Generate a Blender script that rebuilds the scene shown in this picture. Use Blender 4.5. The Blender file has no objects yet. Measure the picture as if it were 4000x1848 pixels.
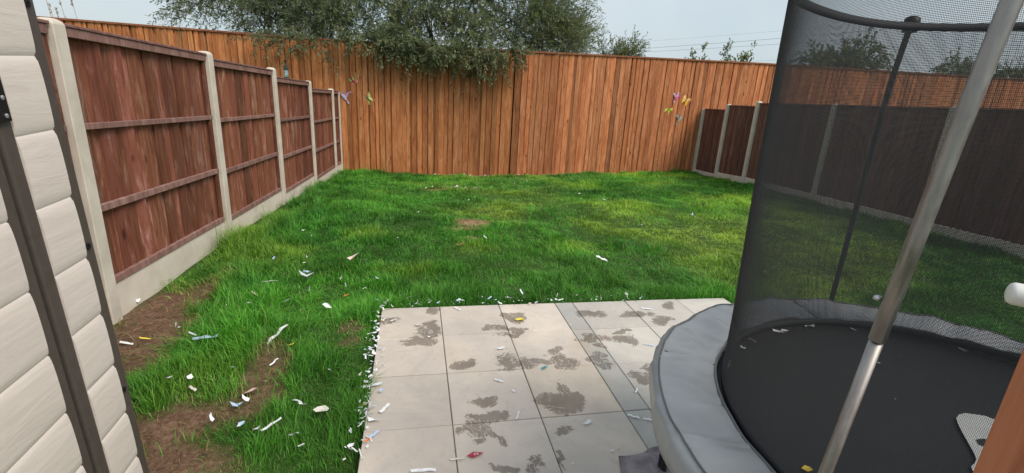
import bpy, bmesh, math, random
import numpy as np
from mathutils import Vector, Matrix

random.seed(7)
rng = np.random.default_rng(11)
R = math.radians
SC = bpy.context.scene
COL = SC.collection

# ------------------------------------------------------------------ camera
CAM_POS = Vector((-0.1744, -2.8795, 1.5756))
C_RIGHT = Vector((0.98032, -0.18948, 0.05547))
C_UP = Vector((0.00277, 0.29410, 0.95577))
C_FWD = Vector((0.19741, 0.93680, -0.28884))
F_PX, PW, PH = 1865.49, 4000.0, 1848.0
cam_data = bpy.data.cameras.new('camera')
cam_data.sensor_width = 36.0
cam_data.lens = 36.0 * F_PX / PW
cam_data.clip_start = 0.02
cam_data.clip_end = 1200.0
cam = bpy.data.objects.new('camera', cam_data)
m3 = Matrix((C_RIGHT, C_UP, -C_FWD)).transposed()
cam.matrix_world = Matrix.Translation(CAM_POS) @ m3.to_4x4()
COL.objects.link(cam)
SC.camera = cam

# ------------------------------------------------------------------ sky, sun, exposure
SUN_EL, SUN_AZ = R(50), R(138)           # behind and right of the camera, veiled by cloud
world = bpy.data.worlds.new('World')
SC.world = world
world.use_nodes = True
wn, wl = world.node_tree.nodes, world.node_tree.links
wn.clear()
w_out = wn.new('ShaderNodeOutputWorld')
w_bg = wn.new('ShaderNodeBackground')
w_sky = wn.new('ShaderNodeTexSky')
w_sky.sky_type = 'NISHITA'
w_sky.sun_disc = False
w_sky.sun_elevation = SUN_EL
w_sky.sun_rotation = SUN_AZ
w_sky.air_density = 1.0
w_sky.dust_density = 3.0
w_sky.ozone_density = 1.0
# a thin even veil of cloud over the blue
w_co = wn.new('ShaderNodeTexCoord')
w_no = wn.new('ShaderNodeTexNoise')
w_no.inputs['Scale'].default_value = 1.6
w_no.inputs['Detail'].default_value = 3.0
w_rm = wn.new('ShaderNodeMapRange')
w_rm.inputs['From Min'].default_value = 0.3
w_rm.inputs['From Max'].default_value = 0.7
w_rm.inputs['To Min'].default_value = 0.62
w_rm.inputs['To Max'].default_value = 0.88
w_mix = wn.new('ShaderNodeMix')
w_mix.data_type = 'RGBA'
w_n2 = wn.new('ShaderNodeTexNoise')
w_n2.inputs['Scale'].default_value = 2.3
w_n2.inputs['Detail'].default_value = 4.0
w_n2.inputs['Roughness'].default_value = 0.5
w_cl = wn.new('ShaderNodeValToRGB')
w_cl.color_ramp.elements[0].position = 0.34
w_cl.color_ramp.elements[0].color = (4.5, 5.6, 6.25, 1)
w_cl.color_ramp.elements[1].position = 0.68
w_cl.color_ramp.elements[1].color = (6.3, 6.75, 6.9, 1)
wl.new(w_co.outputs['Generated'], w_n2.inputs['Vector'])
wl.new(w_n2.outputs['Fac'], w_cl.inputs[0])
wl.new(w_cl.outputs[0], w_mix.inputs[7])
w_bg.inputs['Strength'].default_value = 0.059
wl.new(w_co.outputs['Generated'], w_no.inputs['Vector'])
wl.new(w_no.outputs['Fac'], w_rm.inputs['Value'])
wl.new(w_rm.outputs['Result'], w_mix.inputs[0])
wl.new(w_sky.outputs['Color'], w_mix.inputs[6])
wl.new(w_mix.outputs[2], w_bg.inputs['Color'])
wl.new(w_bg.outputs['Background'], w_out.inputs['Surface'])

sun_d = bpy.data.lights.new('sun', 'SUN')
sun_d.energy = 1.5
sun_d.angle = R(28)
sun_d.color = (1.0, 0.92, 0.82)
sun = bpy.data.objects.new('sun', sun_d)
sdir = Vector((math.sin(SUN_AZ) * math.cos(SUN_EL), math.cos(SUN_AZ) * math.cos(SUN_EL), math.sin(SUN_EL)))
sun.rotation_euler = sdir.to_track_quat('Z', 'Y').to_euler()
COL.objects.link(sun)

SC.view_settings.view_transform = 'Standard'
SC.view_settings.look = 'None'
SC.view_settings.exposure = 1.16
SC.view_settings.gamma = 1.0
SC.render.engine = 'CYCLES'
SC.cycles.max_bounces = 6
SC.cycles.diffuse_bounces = 3
SC.cycles.glossy_bounces = 2
SC.cycles.transmission_bounces = 3
SC.cycles.transparent_max_bounces = 8
SC.cycles.use_denoising = True


# ------------------------------------------------------------------ helpers
def tag(o, label=None, cat=None, group=None, kind=None):
    if label: o['label'] = label
    if cat: o['category'] = cat
    if group: o['group'] = group
    if kind: o['kind'] = kind
    return o


def empty(name, loc=(0, 0, 0), rz=0.0):
    o = bpy.data.objects.new(name, None)
    o.location = loc
    o.rotation_euler = (0, 0, rz)
    o.empty_display_size = 0.1
    COL.objects.link(o)
    return o


def link(name, me, mat=None, parent=None, loc=None, smooth=False):
    if mat is not None and not me.materials:
        me.materials.append(mat)
    if smooth:
        for p in me.polygons: p.use_smooth = True
    o = bpy.data.objects.new(name, me)
    COL.objects.link(o)
    if parent is not None:
        o.parent = parent
    if loc is not None:
        o.location = loc
    return o


def mesh_np(name, verts, faces_tri=None, faces_quad=None):
    """fast mesh from numpy arrays"""
    me = bpy.data.meshes.new(name)
    nt = 0 if faces_tri is None else len(faces_tri)
    nq = 0 if faces_quad is None else len(faces_quad)
    idx = []
    if nq: idx.append(np.asarray(faces_quad, np.int32).ravel())
    if nt: idx.append(np.asarray(faces_tri, np.int32).ravel())
    loops = np.concatenate(idx)
    starts = np.concatenate([np.arange(nq) * 4, nq * 4 + np.arange(nt) * 3]).astype(np.int32)
    me.vertices.add(len(verts))
    me.vertices.foreach_set('co', np.asarray(verts, np.float32).ravel())
    me.loops.add(len(loops))
    me.loops.foreach_set('vertex_index', loops)
    me.polygons.add(nq + nt)
    me.polygons.foreach_set('loop_start', starts)
    me.update(calc_edges=True)
    me.validate()
    return me


def point_colour(me, name, cols):
    at_ = me.attributes.new(name, 'FLOAT_COLOR', 'POINT')
    c4 = np.ones((len(me.vertices), 4), np.float32)
    c4[:, :3] = cols
    at_.data.foreach_set('color', c4.ravel())


class MB:
    """collects boxes, tubes and sheets into one mesh"""
    def __init__(self):
        self.v, self.f = [], []

    def add(self, vs, fs):
        b = len(self.v)
        self.v += [tuple(p) for p in vs]
        self.f += [tuple(i + b for i in f) for f in fs]
        return self

    def box(self, x0, x1, y0, y1, z0, z1):
        vs = [(x, y, z) for z in (z0, z1) for y in (y0, y1) for x in (x0, x1)]
        return self.add(vs, [(0, 2, 3, 1), (4, 5, 7, 6), (0, 1, 5, 4), (2, 6, 7, 3), (0, 4, 6, 2), (1, 3, 7, 5)])

    def hexa(self, bottom, top):
        """bottom, top: four corners each, same winding"""
        return self.add(list(bottom) + list(top), [(3, 2, 1, 0), (4, 5, 6, 7), (0, 1, 5, 4), (1, 2, 6, 5), (2, 3, 7, 6), (3, 0, 4, 7)])

    def tube(self, pts, rad, n=10, caps=True, closed=False):
        pts = [Vector(p) for p in pts]
        rads = rad if isinstance(rad, (list, tuple)) else [rad] * len(pts)
        rings, m = [], len(pts)
        up = None
        for i, p in enumerate(pts):
            if closed:
                d = pts[(i + 1) % m] - pts[i - 1]
            else:
                d = pts[min(i + 1, m - 1)] - pts[max(i - 1, 0)]
            d.normalize()
            if up is None:
                up = Vector((0, 0, 1)) if abs(d.z) < 0.9 else Vector((1, 0, 0))
            s = d.cross(up)
            if s.length < 1e-5:
                s = d.orthogonal()
            s.normalize()
            u = s.cross(d).normalized()
            up = u
            rings.append([p + (s * math.cos(2 * math.pi * k / n) + u * math.sin(2 * math.pi * k / n)) * rads[i] for k in range(n)])
        vs = [q for r_ in rings for q in r_]
        fs = []
        for i in range(m if closed else m - 1):
            j = (i + 1) % m
            for k in range(n):
                l = (k + 1) % n
                fs.append((i * n + k, i * n + l, j * n + l, j * n + k))
        if caps and not closed:
            fs.append(tuple(range(n))[::-1])
            fs.append(tuple((m - 1) * n + k for k in range(n)))
        return self.add(vs, fs)

    def lathe(self, prof, n=20, loc=(0, 0, 0)):
        vs, fs = [], []
        for r_, z in prof:
            for k in range(n):
                a = 2 * math.pi * k / n
                vs.append((loc[0] + r_ * math.cos(a), loc[1] + r_ * math.sin(a), loc[2] + z))
        for i in range(len(prof) - 1):
            for k in range(n):
                l = (k + 1) % n
                fs.append((i * n + k, i * n + l, (i + 1) * n + l, (i + 1) * n + k))
        fs.append(tuple(range(n))[::-1])
        fs.append(tuple((len(prof) - 1) * n + k for k in range(n)))
        return self.add(vs, fs)

    def mesh(self, name='mesh', bevel=0.0, seg=1):
        me = bpy.data.meshes.new(name)
        me.from_pydata(self.v, [], self.f)
        me.update()
        if bevel > 0:
            bm = bmesh.new()
            bm.from_mesh(me)
            bmesh.ops.bevel(bm, geom=list(bm.edges), offset=bevel, segments=seg, affect='EDGES', profile=0.5)
            bm.to_mesh(me)
            bm.free()
        return me

    def build(self, name, mat, parent=None, loc=None, smooth=False, bevel=0.0, seg=1):
        return link(name, self.mesh(name, bevel, seg), mat, parent, loc, smooth)


def ray(px, py):
    return (C_RIGHT * ((px - PW / 2) / F_PX) - C_UP * ((py - PH / 2) / F_PX) + C_FWD)


def vnoise(x, y, scale, seed):
    """smooth value noise in 0..1, arrays in"""
    r_ = np.random.default_rng(seed).random((128, 128))
    x = np.asarray(x, float) * scale + 37.3
    y = np.asarray(y, float) * scale + 51.7
    xi, yi = np.floor(x).astype(int), np.floor(y).astype(int)
    fx, fy = x - xi, y - yi
    fx, fy = fx * fx * (3 - 2 * fx), fy * fy * (3 - 2 * fy)
    g = lambda a, b: r_[a % 128, b % 128]
    return (g(xi, yi) * (1 - fx) + g(xi + 1, yi) * fx) * (1 - fy) + (g(xi, yi + 1) * (1 - fx) + g(xi + 1, yi + 1) * fx) * fy


def gz(x, y):
    """height of the garden ground: it falls away from the house, more so on the left"""
    x, y = np.asarray(x, float), np.asarray(y, float)
    L = np.interp(y, [-6, 0.4, 0.6, 2.5, 4.4, 6.3, 8.2, 9.2, 14], [-.045, -.045, -.05, -.075, -.15, -.29, -.41, -.50, -.55])
    Rr = np.interp(y, [-6, 0.4, 1.3, 3.0, 4.65, 6.7, 7.8, 8.9, 14], [-.03, -.03, -.02, -.04, -.075, -.13, -.20, -.27, -.35])
    t = np.clip((x + 2.1) / 9.3, 0, 1)
    z = L * (1 - t) + Rr * t
    z = z - 0.07 * np.exp(-((x - 1.6) / 2.6) ** 2 - ((y - 9.0) / 1.3) ** 2)
    return z


def ground_at(px, py):
    d = ray(px, py)
    t = -CAM_POS.z / d.z
    for _ in range(12):
        p = CAM_POS + d * t
        inside = (-0.44 < p.x < 2.42 and p.y < 0.445)
        z = 0.0 if inside else float(gz(p.x, p.y))
        t = (z - CAM_POS.z) / d.z
    p = CAM_POS + d * t
    return p, inside


def plane_at(px, py, n, d0):
    d = ray(px, py)
    n = Vector(n)
    return CAM_POS + d * ((d0 - n.dot(CAM_POS)) / n.dot(d))


# ------------------------------------------------------------------ material helpers
class NT:
    def __init__(self, name):
        self.m = bpy.data.materials.new(name)
        self.m.use_nodes = True
        self.n, self.l = self.m.node_tree.nodes, self.m.node_tree.links
        self.n.clear()
        self.out = self.n.new('ShaderNodeOutputMaterial')
        self.bsdf = self.n.new('ShaderNodeBsdfPrincipled')
        self.l.new(self.bsdf.outputs[0], self.out.inputs['Surface'])

    def put(self, sock, val):
        if hasattr(val, 'is_output') or isinstance(val, bpy.types.NodeSocket):
            self.l.new(val, sock)
        elif isinstance(val, (tuple, list)) and len(val) == 3 and sock.type == 'RGBA':
            sock.default_value = (*val, 1)
        else:
            sock.default_value = val

    def set(self, **kw):
        for k, v in kw.items():
            self.put(self.bsdf.inputs[k.replace('_', ' ')], v)
        return self

    def math(self, op, a, b=0.0, c=None, clamp=False):
        n = self.n.new('ShaderNodeMath')
        n.operation = op
        n.use_clamp = clamp
        self.put(n.inputs[0], a)
        self.put(n.inputs[1], b)
        if c is not None: self.put(n.inputs[2], c)
        return n.outputs[0]

    def vmath(self, op, a, b=None):
        n = self.n.new('ShaderNodeVectorMath')
        n.operation = op
        self.put(n.inputs[0], a)
        if b is not None: self.put(n.inputs[1], b)
        return n.outputs['Value'] if op == 'LENGTH' else n.outputs[0]

    def pos(self):
        return self.n.new('ShaderNodeNewGeometry').outputs['Position']

    def obj(self):
        return self.n.new('ShaderNodeTexCoord').outputs['Object']

    def info(self, k='Random'):
        return self.n.new('ShaderNodeObjectInfo').outputs[k]

    def attr(self, name):
        n = self.n.new('ShaderNodeAttribute')
        n.attribute_name = name
        return n.outputs['Color']

    def noise(self, vec, scale, detail=3.0, rough=0.55, dist=0.0, out='Fac'):
        n = self.n.new('ShaderNodeTexNoise')
        self.put(n.inputs['Vector'], vec)
        n.inputs['Scale'].default_value = scale
        n.inputs['Detail'].default_value = detail
        n.inputs['Roughness'].default_value = rough
        n.inputs['Distortion'].default_value = dist
        return n.outputs[out]

    def voronoi(self, vec, scale, rnd=1.0):
        n = self.n.new('ShaderNodeTexVoronoi')
        self.put(n.inputs['Vector'], vec)
        n.inputs['Scale'].default_value = scale
        n.inputs['Randomness'].default_value = rnd
        return n.outputs['Distance']

    def ramp(self, fac, stops):
        n = self.n.new('ShaderNodeValToRGB')
        e = n.color_ramp.elements
        while len(e) < len(stops): e.new(0.5)
        for i, (p, c) in enumerate(stops):
            e[i].position = p
            e[i].color = (*c, 1) if len(c) == 3 else c
        self.put(n.inputs[0], fac)
        return n.outputs[0]

    def rng(self, v, a, b, c=0.0, d=1.0):
        n = self.n.new('ShaderNodeMapRange')
        self.put(n.inputs['Value'], v)
        for k, x in zip(('From Min', 'From Max', 'To Min', 'To Max'), (a, b, c, d)): n.inputs[k].default_value = x
        return n.outputs[0]

    def mix(self, fac, a, b, mode='MIX'):
        n = self.n.new('ShaderNodeMix')
        n.data_type = 'RGBA'
        n.blend_type = mode
        n.clamp_factor = True
        self.put(n.inputs[0], fac)
        self.put(n.inputs[6], a)
        self.put(n.inputs[7], b)
        return n.outputs[2]

    def bump(self, h, strength=0.3, dist=0.01):
        n = self.n.new('ShaderNodeBump')
        n.inputs['Strength'].default_value = strength
        n.inputs['Distance'].default_value = dist
        self.put(n.inputs['Height'], h)
        self.l.new(n.outputs[0], self.bsdf.inputs['Normal'])


def plain(name, col, rough=0.6, metal=0.0, var=0.12, scale=30.0, spec=0.5):
    t = NT(name)
    p = t.pos()
    f = t.rng(t.noise(p, scale, 3), 0.3, 0.7)
    a = tuple(max(0, c * (1 - var)) for c in col)
    b = tuple(min(1, c * (1 + var)) for c in col)
    t.set(Base_Color=t.mix(f, a, b), Roughness=rough, Metallic=metal)
    t.bsdf.inputs['Specular IOR Level'].default_value = spec
    return t.m


def wood(name, dark, mid, light, bloom=None, bloom_amt=0.0, knot=0.5, low=None):
    """sawn boards: grain runs along world z, every board shifted by its own random number"""
    t = NT(name)
    rnd = t.info('Random')
    cmb = t.n.new('ShaderNodeCombineXYZ')
    t.put(cmb.inputs[0], t.math('MULTIPLY', rnd, 91.0))
    t.put(cmb.inputs[1], t.math('MULTIPLY', rnd, 57.0))
    t.put(cmb.inputs[2], t.math('MULTIPLY', rnd, 133.0))
    p = t.vmath('ADD', t.pos(), cmb.outputs[0])
    pg = t.vmath('MULTIPLY', p, (1.0, 1.0, 0.09))
    g1 = t.noise(pg, 60.0, 5, 0.6, 0.6)
    g2 = t.noise(t.vmath('MULTIPLY', p, (1, 1, 0.11)), 16.0, 4, 0.6, 0.3)
    f = t.math('ADD', t.math('MULTIPLY', g1, 0.45), t.math('MULTIPLY', g2, 0.55))
    col = t.ramp(f, [(0.30, dark), (0.50, mid), (0.70, light)])
    # knots
    kv = t.voronoi(t.vmath('MULTIPLY', t.vmath('ADD', p, (3.1, 1.7, 0.4)), (1, 1, 0.42)), 5.2)
    kn = t.rng(kv, 0.055, 0.11, 1, 0)
    col = t.mix(t.math('MULTIPLY', kn, knot), col, tuple(c * 0.35 for c in dark))
    if bloom is not None:
        bn = t.noise(t.vmath('MULTIPLY', p, (1, 1, 0.20)), 11.0, 6, 0.68, 0.7)
        bb = t.rng(bn, 0.53, 0.70)
        col = t.mix(t.math('MULTIPLY', bb, bloom_amt), col, bloom)
    col = t.mix(1.0, col, t.info('Color'), 'MULTIPLY')
    t.set(Base_Color=col, Roughness=0.78)
    t.bsdf.inputs['Specular IOR Level'].default_value = 0.25
    t.bump(g1, 0.35, 0.004)
    return t.m


M = {}
M['fence_orange'] = wood('larch boards', (.190, .058, .020), (.450, .168, .060), (.62, .285, .122), (.66, .35, .175), .5, .85)
M['fence_cap'] = wood('larch capping', (.15, .05, .024), (.25, .092, .045), (.33, .15, .08), None, 0, .4)
M['fence_red'] = wood('red brown boards', (.078, .023, .013), (.172, .060, .034), (.250, .100, .062), (.44, .255, .195), .62, .7)
M['rail_red'] = wood('red brown rails', (.125, .060, .048), (.225, .122, .105), (.32, .195, .17), (.42, .28, .25), .5, .5)
M['fence_dark'] = wood('dark brown boards', (.075, .034, .025), (.150, .073, .053), (.225, .122, .092), (.34, .21, .165), .5, .5)
M['post_wood'] = wood('red stained post', (.33, .105, .048), (.52, .19, .095), (.62, .26, .145), None, 0, .6)


def concrete(name, c0, c1, stain):
    t = NT(name)
    p = t.pos()
    a = t.noise(p, 5.0, 5, 0.6)
    col = t.mix(t.rng(a, 0.3, 0.7), c0, c1)
    s = t.noise(t.vmath('MULTIPLY', p, (1, 1, 0.35)), 3.0, 6, 0.7, 0.5)
    col = t.mix(t.math('MULTIPLY', t.rng(s, 0.55, 0.78), 0.55), col, stain)
    v = t.voronoi(p, 60.0)
    pit = t.math('MULTIPLY', t.rng(v, 0.05, 0.12, 1, 0), t.rng(t.noise(p, 8.0, 2), 0.52, 0.6))
    col = t.mix(t.math('MULTIPLY', pit, 0.6), col, (.12, .11, .10))
    t.set(Base_Color=col, Roughness=0.85)
    t.bump(t.noise(p, 90.0, 4), 0.25, 0.003)
    return t.m


M['concrete'] = concrete('post concrete', (.50, .445, .37), (.65, .59, .51), (.40, .31, .23))
M['gravel'] = concrete('gravel board concrete', (.56, .495, .41), (.68, .615, .525), (.42, .33, .24))


def slab_mat():
    """paving slabs: per-slab colour, fine dirt, and damp marks with their own shapes"""
    t = NT('paving slab')
    p = t.pos()
    n1 = t.noise(p, 2.3, 6, 0.65, 0.6)
    col = t.mix(t.rng(n1, 0.32, 0.7), t.mix(1.0, (.84, .83, .84), t.info('Color'), 'MULTIPLY'),
                t.mix(1.0, (1.12, 1.08, 1.04), t.info('Color'), 'MULTIPLY'))
    n2 = t.noise(p, 13.0, 6, 0.7, 1.2)
    col = t.mix(t.math('MULTIPLY', t.rng(n2, 0.55, 0.75), 0.28), col, (.20, .18, .16))
    rust = t.noise(p, 1.5, 4, 0.6)
    col = t.mix(t.math('MULTIPLY', t.rng(rust, 0.58, 0.75), 0.35), col, (.47, .34, .20))
    v = t.voronoi(p, 55.0)
    col = t.mix(t.math('MULTIPLY', t.rng(v, 0.06, 0.11, 1, 0), t.rng(t.noise(p, 6.0, 2), 0.5, 0.62)), col, (.13, .11, .095))
    marks = [(530, 370, 140, 27), (600, 282, 42, 28), (600, 325, 55, 22), (330, 245, 62, 18), (1140, 222, 68, 26), (1020, 290, 75, 18),
             (1135, 300, 58, 28), (1100, 335, 52, 16), (810, 515, 68, 26), (1090, 495, 80, 45), (1215, 500, 58, 42), (1365, 420, 58, 22),
             (1430, 485, 85, 45), (1300, 475, 45, 22), (1440, 725, 150, 42), (1440, 660, 50, 28), (1440, 785, 85, 38), (1545, 710, 48, 32),
             (940, 725, 56, 26), (960, 835, 110, 45), (880, 920, 105, 58), (880, 1020, 30, 30), (990, 955, 48, 30), (1065, 1000, 48, 32),
             (1240, 1085, 58, 36), (1195, 1135, 58, 26), (1060, 1172, 46, 22), (1430, 925, 58, 36), (1430, 1090, 26, 40), (1600, 198, 100, 18),
             (1850, 195, 58, 18), (1965, 200, 48, 14), (1700, 350, 52, 24), (1835, 365, 72, 32), (1590, 360, 58, 36), (1685, 412, 48, 18),
             (1635, 490, 68, 25), (1710, 520, 58, 18), (2050, 245, 78, 24), (1940, 540, 46, 26), (1940, 612, 48, 44), (620, 182, 56, 18),
             (2110, 150, 40, 18), (1800, 312, 60, 12)]
    wob = t.n.new('ShaderNodeTexNoise')
    t.put(wob.inputs['Vector'], p)
    wob.inputs['Scale'].default_value = 11.0
    wob.inputs['Detail'].default_value = 5.0
    wob.inputs['Roughness'].default_value = 0.65
    wob2 = t.n.new('ShaderNodeTexNoise')
    t.put(wob2.inputs['Vector'], p)
    wob2.inputs['Scale'].default_value = 5.0
    wob2.inputs['Detail'].default_value = 2.0
    off = t.vmath('ADD', t.vmath('MULTIPLY', t.vmath('SUBTRACT', wob.outputs['Color'], (.5, .5, .5)), (.13, .10, 0)),
                  t.vmath('MULTIPLY', t.vmath('SUBTRACT', wob2.outputs['Color'], (.5, .5, .5)), (.26, .20, 0)))
    q = t.vmath('ADD', p, off)
    best = None
    for (a, b, rx, ry) in marks:
        px, py = 1300 + a * .6286, 1100 + b * .6286
        d = ray(px, py); w = CAM_POS + d * (-CAM_POS.z / d.z)
        d = ray(px + rx * .6286, py); wx = CAM_POS + d * (-CAM_POS.z / d.z)
        d = ray(px, py + ry * .6286); wy = CAM_POS + d * (-CAM_POS.z / d.z)
        ex, ey = (wx - w).length, (wy - w).length
        s = t.vmath('MULTIPLY', t.vmath('SUBTRACT', q, (w.x, w.y, 0.0)), (1 / ex, 1 / ey, 0.0))
        ln = t.vmath('LENGTH', s)
        ln = t.math('MULTIPLY', ln, .90)
        best = ln if best is None else t.math('MINIMUM', best, ln)
    brk = t.rng(t.noise(p, 19.0, 5, 0.7, 2.6), 0.48, 0.68, 0.0, 0.55)
    # pale lines left by shoe treads, and a soft drying edge
    wv = t.n.new('ShaderNodeTexWave')
    t.put(wv.inputs['Vector'], t.vmath('ADD', p, off))
    wv.inputs['Scale'].default_value = 9.0
    wv.inputs['Distortion'].default_value = 9.0
    wv.inputs['Detail'].default_value = 3.0
    tread = t.math('MULTIPLY', t.rng(wv.outputs['Fac'], .90, .97), t.rng(t.noise(p, 4.0, 2), .47, .55))
    damp = t.math('MULTIPLY', t.rng(t.math('ADD', best, brk), 0.96, 1.06, 1.0, 0.0), t.math('SUBTRACT', 1.0, t.math('MULTIPLY', tread, .8)))
    vary = t.rng(t.noise(p, 7.0, 4, .6), .3, .7, .82, 1.0)
    damp = t.math('MULTIPLY', damp, vary)
    col = t.mix(t.math('MULTIPLY', damp, 0.92), col, t.mix(1.0, (.35, .315, .285), col, 'MULTIPLY'))
    t.set(Base_Color=col, Roughness=t.rng(damp, 0, 1, 0.80, 0.50))
    t.bsdf.inputs['Specular IOR Level'].default_value = 0.35
    t.bump(t.math('ADD', t.noise(p, 120.0, 4), t.math('MULTIPLY', n2, 0.7)), 0.22, 0.004)
    return t.m


M['slab'] = slab_mat()
M['mortar'] = plain('joint dirt', (.13, .105, .085), 0.95, var=.3, scale=60)


def ground_mat():
    t = NT('garden soil')
    p = t.pos()
    bare = t.attr('bare')
    soil = t.ramp(t.noise(p, 22.0, 6, 0.7, 0.8), [(0.28, (.055, .028, .018)), (0.5, (.155, .088, .058)), (0.74, (.30, .195, .13))])
    soil = t.mix(t.rng(t.noise(t.vmath('MULTIPLY', p, (1, .3, 1)), 120.0, 4, .7), .52, .7), soil, (.23, .165, .10))
    sy = t.n.new('ShaderNodeSeparateXYZ')
    t.put(sy.inputs[0], p)
    soil = t.mix(t.math('MULTIPLY', t.rng(sy.outputs[1], 1.8, 2.1), .7), soil, (.46, .33, .20))      # dry thatch out on the lawn
    turf = t.ramp(t.noise(p, 30.0, 5, 0.7), [(0.3, (.020, .045, .010)), (0.55, (.045, .095, .018)), (0.75, (.11, .12, .045))])
    t.set(Base_Color=t.mix(bare, turf, soil), Roughness=0.95)
    t.bsdf.inputs['Specular IOR Level'].default_value = 0.15
    t.bump(t.math('ADD', t.noise(p, 45.0, 6, .7), t.math('MULTIPLY', t.noise(p, 160.0, 3), .4)), 0.7, 0.02)
    return t.m


M['ground'] = ground_mat()


def leaf_mat(name, trans=0.35, rough=0.55, mul=1.0):
    t = NT(name)
    col = t.attr('tint')
    if mul != 1.0:
        col = t.mix(1.0, col, (mul, mul, mul), 'MULTIPLY')
    t.set(Base_Color=col, Roughness=rough)
    t.bsdf.inputs['Specular IOR Level'].default_value = 0.3
    tr = t.n.new('ShaderNodeBsdfTranslucent')
    t.put(tr.inputs['Color'], col)
    mx = t.n.new('ShaderNodeMixShader')
    mx.inputs[0].default_value = trans
    t.l.new(t.bsdf.outputs[0], mx.inputs[1])
    t.l.new(tr.outputs[0], mx.inputs[2])
    t.l.new(mx.outputs[0], t.out.inputs['Surface'])
    return t.m


M['grass'] = leaf_mat('grass blades', 0.35, 0.5)
M['leaf'] = leaf_mat('tree leaves', 0.5, 0.45)
M['bark'] = plain('bark', (.075, .058, .045), 0.9, var=.4, scale=25)
M['dry'] = plain('dry stalk', (.33, .26, .17), 0.85, var=.25)


def clad_mat():
    t = NT('cream plastic cladding')
    p = t.pos()
    g = t.noise(t.vmath('MULTIPLY', p, (1, .14, 1)), 22.0, 5, 0.6, 1.2)
    g2 = t.noise(t.vmath('MULTIPLY', p, (1, .2, 1)), 70.0, 4, 0.6, 0.6)
    col = t.mix(t.rng(g, 0.3, 0.7), (.62, .55, .50), (.69, .62, .57))
    t.set(Base_Color=col, Roughness=0.5)
    t.bsdf.inputs['Specular IOR Level'].default_value = 0.4
    t.bump(t.math('ADD', g, t.math('MULTIPLY', g2, .3)), 0.28, 0.006)
    return t.m


M['clad'] = clad_mat()
M['shed_frame'] = plain('shed brown plastic', (.072, .056, .050), 0.55, var=.1, scale=40)
M['black_plastic'] = plain('black plastic', (.008, .008, .010), 0.5, var=.15, spec=.3)
M['bolt'] = plain('zinc bolt', (.55, .55, .56), 0.35, 0.9, var=.05)


def steel_mat():
    t = NT('galvanised steel')
    p = t.pos()
    n = t.noise(t.vmath('MULTIPLY', p, (1, 1, .25)), 60.0, 5, 0.65)
    col = t.mix(t.rng(n, 0.35, 0.7), (.27, .25, .24), (.40, .375, .36))
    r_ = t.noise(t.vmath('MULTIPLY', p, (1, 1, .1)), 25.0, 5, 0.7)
    col = t.mix(t.math('MULTIPLY', t.rng(r_, .48, .66), .7), col, (.27, .17, .125))  # brown patches put a reddish reflection into the steel colour
    t.set(Base_Color=col, Roughness=t.rng(n, 0.3, 0.7, 0.36, 0.55), Metallic=0.8)
    return t.m


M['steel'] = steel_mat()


def fabric(name, col, rough, scale, bstr, var=.1):
    t = NT(name)
    p = t.pos()
    a = t.noise(p, 6.0, 4)
    w1 = t.noise(p, scale, 2)
    c0 = tuple(c * (1 - var) for c in col)
    c1 = tuple(c * (1 + var) for c in col)
    t.set(Base_Color=t.mix(t.rng(a, .3, .7), c0, c1), Roughness=rough)
    t.bump(w1, bstr, 0.002)
    return t.m


M['pad'] = fabric('grey pad vinyl', (.325, .335, .35), 0.36, 220, .15, .08)
M['pad_trim'] = fabric('grey pad edging', (.12, .125, .13), 0.5, 300, .2)
M['mat'] = fabric('black jumping mat', (.014, .0145, .0155), 0.62, 900, .5, .12)
M['net'] = fabric('black netting', (.030, .031, .035), 0.7, 600, .1)
M['foam'] = fabric('black foam sleeve', (.018, .019, .024), 0.8, 300, .2)
M['print'] = plain('white print', (.62, .62, .60), 0.55, var=.04)
M['cloth'] = None


def cloth_mat():
    t = NT('purple grey ground cloth')
    p = t.pos()
    n = t.noise(p, 9.0, 4, .6, .5)
    col = t.mix(t.rng(n, .35, .65), (.125, .092, .115), (.30, .265, .28))
    t.set(Base_Color=col, Roughness=.8)
    return t.m


M['cloth'] = cloth_mat()
M['white_plastic'] = plain('white plastic', (.72, .71, .68), .4, var=.03)

# ------------------------------------------------------------------ ground: one sheet to the horizon
SOIL = [  # x, y, rx, ry, strength   bare or worn patches of the lawn
    (-1.98, .62, .22, .50, 1.0), (-1.80, .95, .14, .34, .9), (-1.88, .18, .22, .40, 1.0), (-1.80, -.10, .16, .28, .9),
    (-1.34, -.72, .26, .18, 1.0), (-1.30, -1.00, .32, .28, 1.0), (-1.20, -1.32, .26, .28, 1.0), (-1.50, -.78, .20, .20, 1.0),
    (-1.02, -.24, .12, .22, .85), (-.99, -.46, .10, .14, .85), (-1.08, -.62, .16, .10, .8),
    (-.62, .20, .10, .10, .6), (-.60, .02, .07, .09, .55),
    (.56, 3.05, .22, .17, 1.0), (.38, 2.75, .22, .12, .75), (.46, 2.35, .09, .05, .7), (.45, 5.95, .55, .10, .65), (.1, 5.75, .18, .08, .5),
    (1.0, 8.86, 1.0, .20, .95), (3.0, 8.90, 1.1, .16, .9), (1.9, 8.86, .8, .14, .8)]


def bare_at(x, y):
    x, y = np.asarray(x, float), np.asarray(y, float)
    wob = (vnoise(x, y, 5.0, 3) - .5) * .5 + (vnoise(x, y, 13.0, 4) - .5) * .5
    b = np.zeros_like(x)
    for sx, sy, rx, ry, s in SOIL:
        d = np.sqrt(((x - sx) / rx) ** 2 + ((y - sy) / ry) ** 2) + wob
        b = np.maximum(b, s * np.clip((1.18 - d) / .55, 0, 1))
    return b


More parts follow.
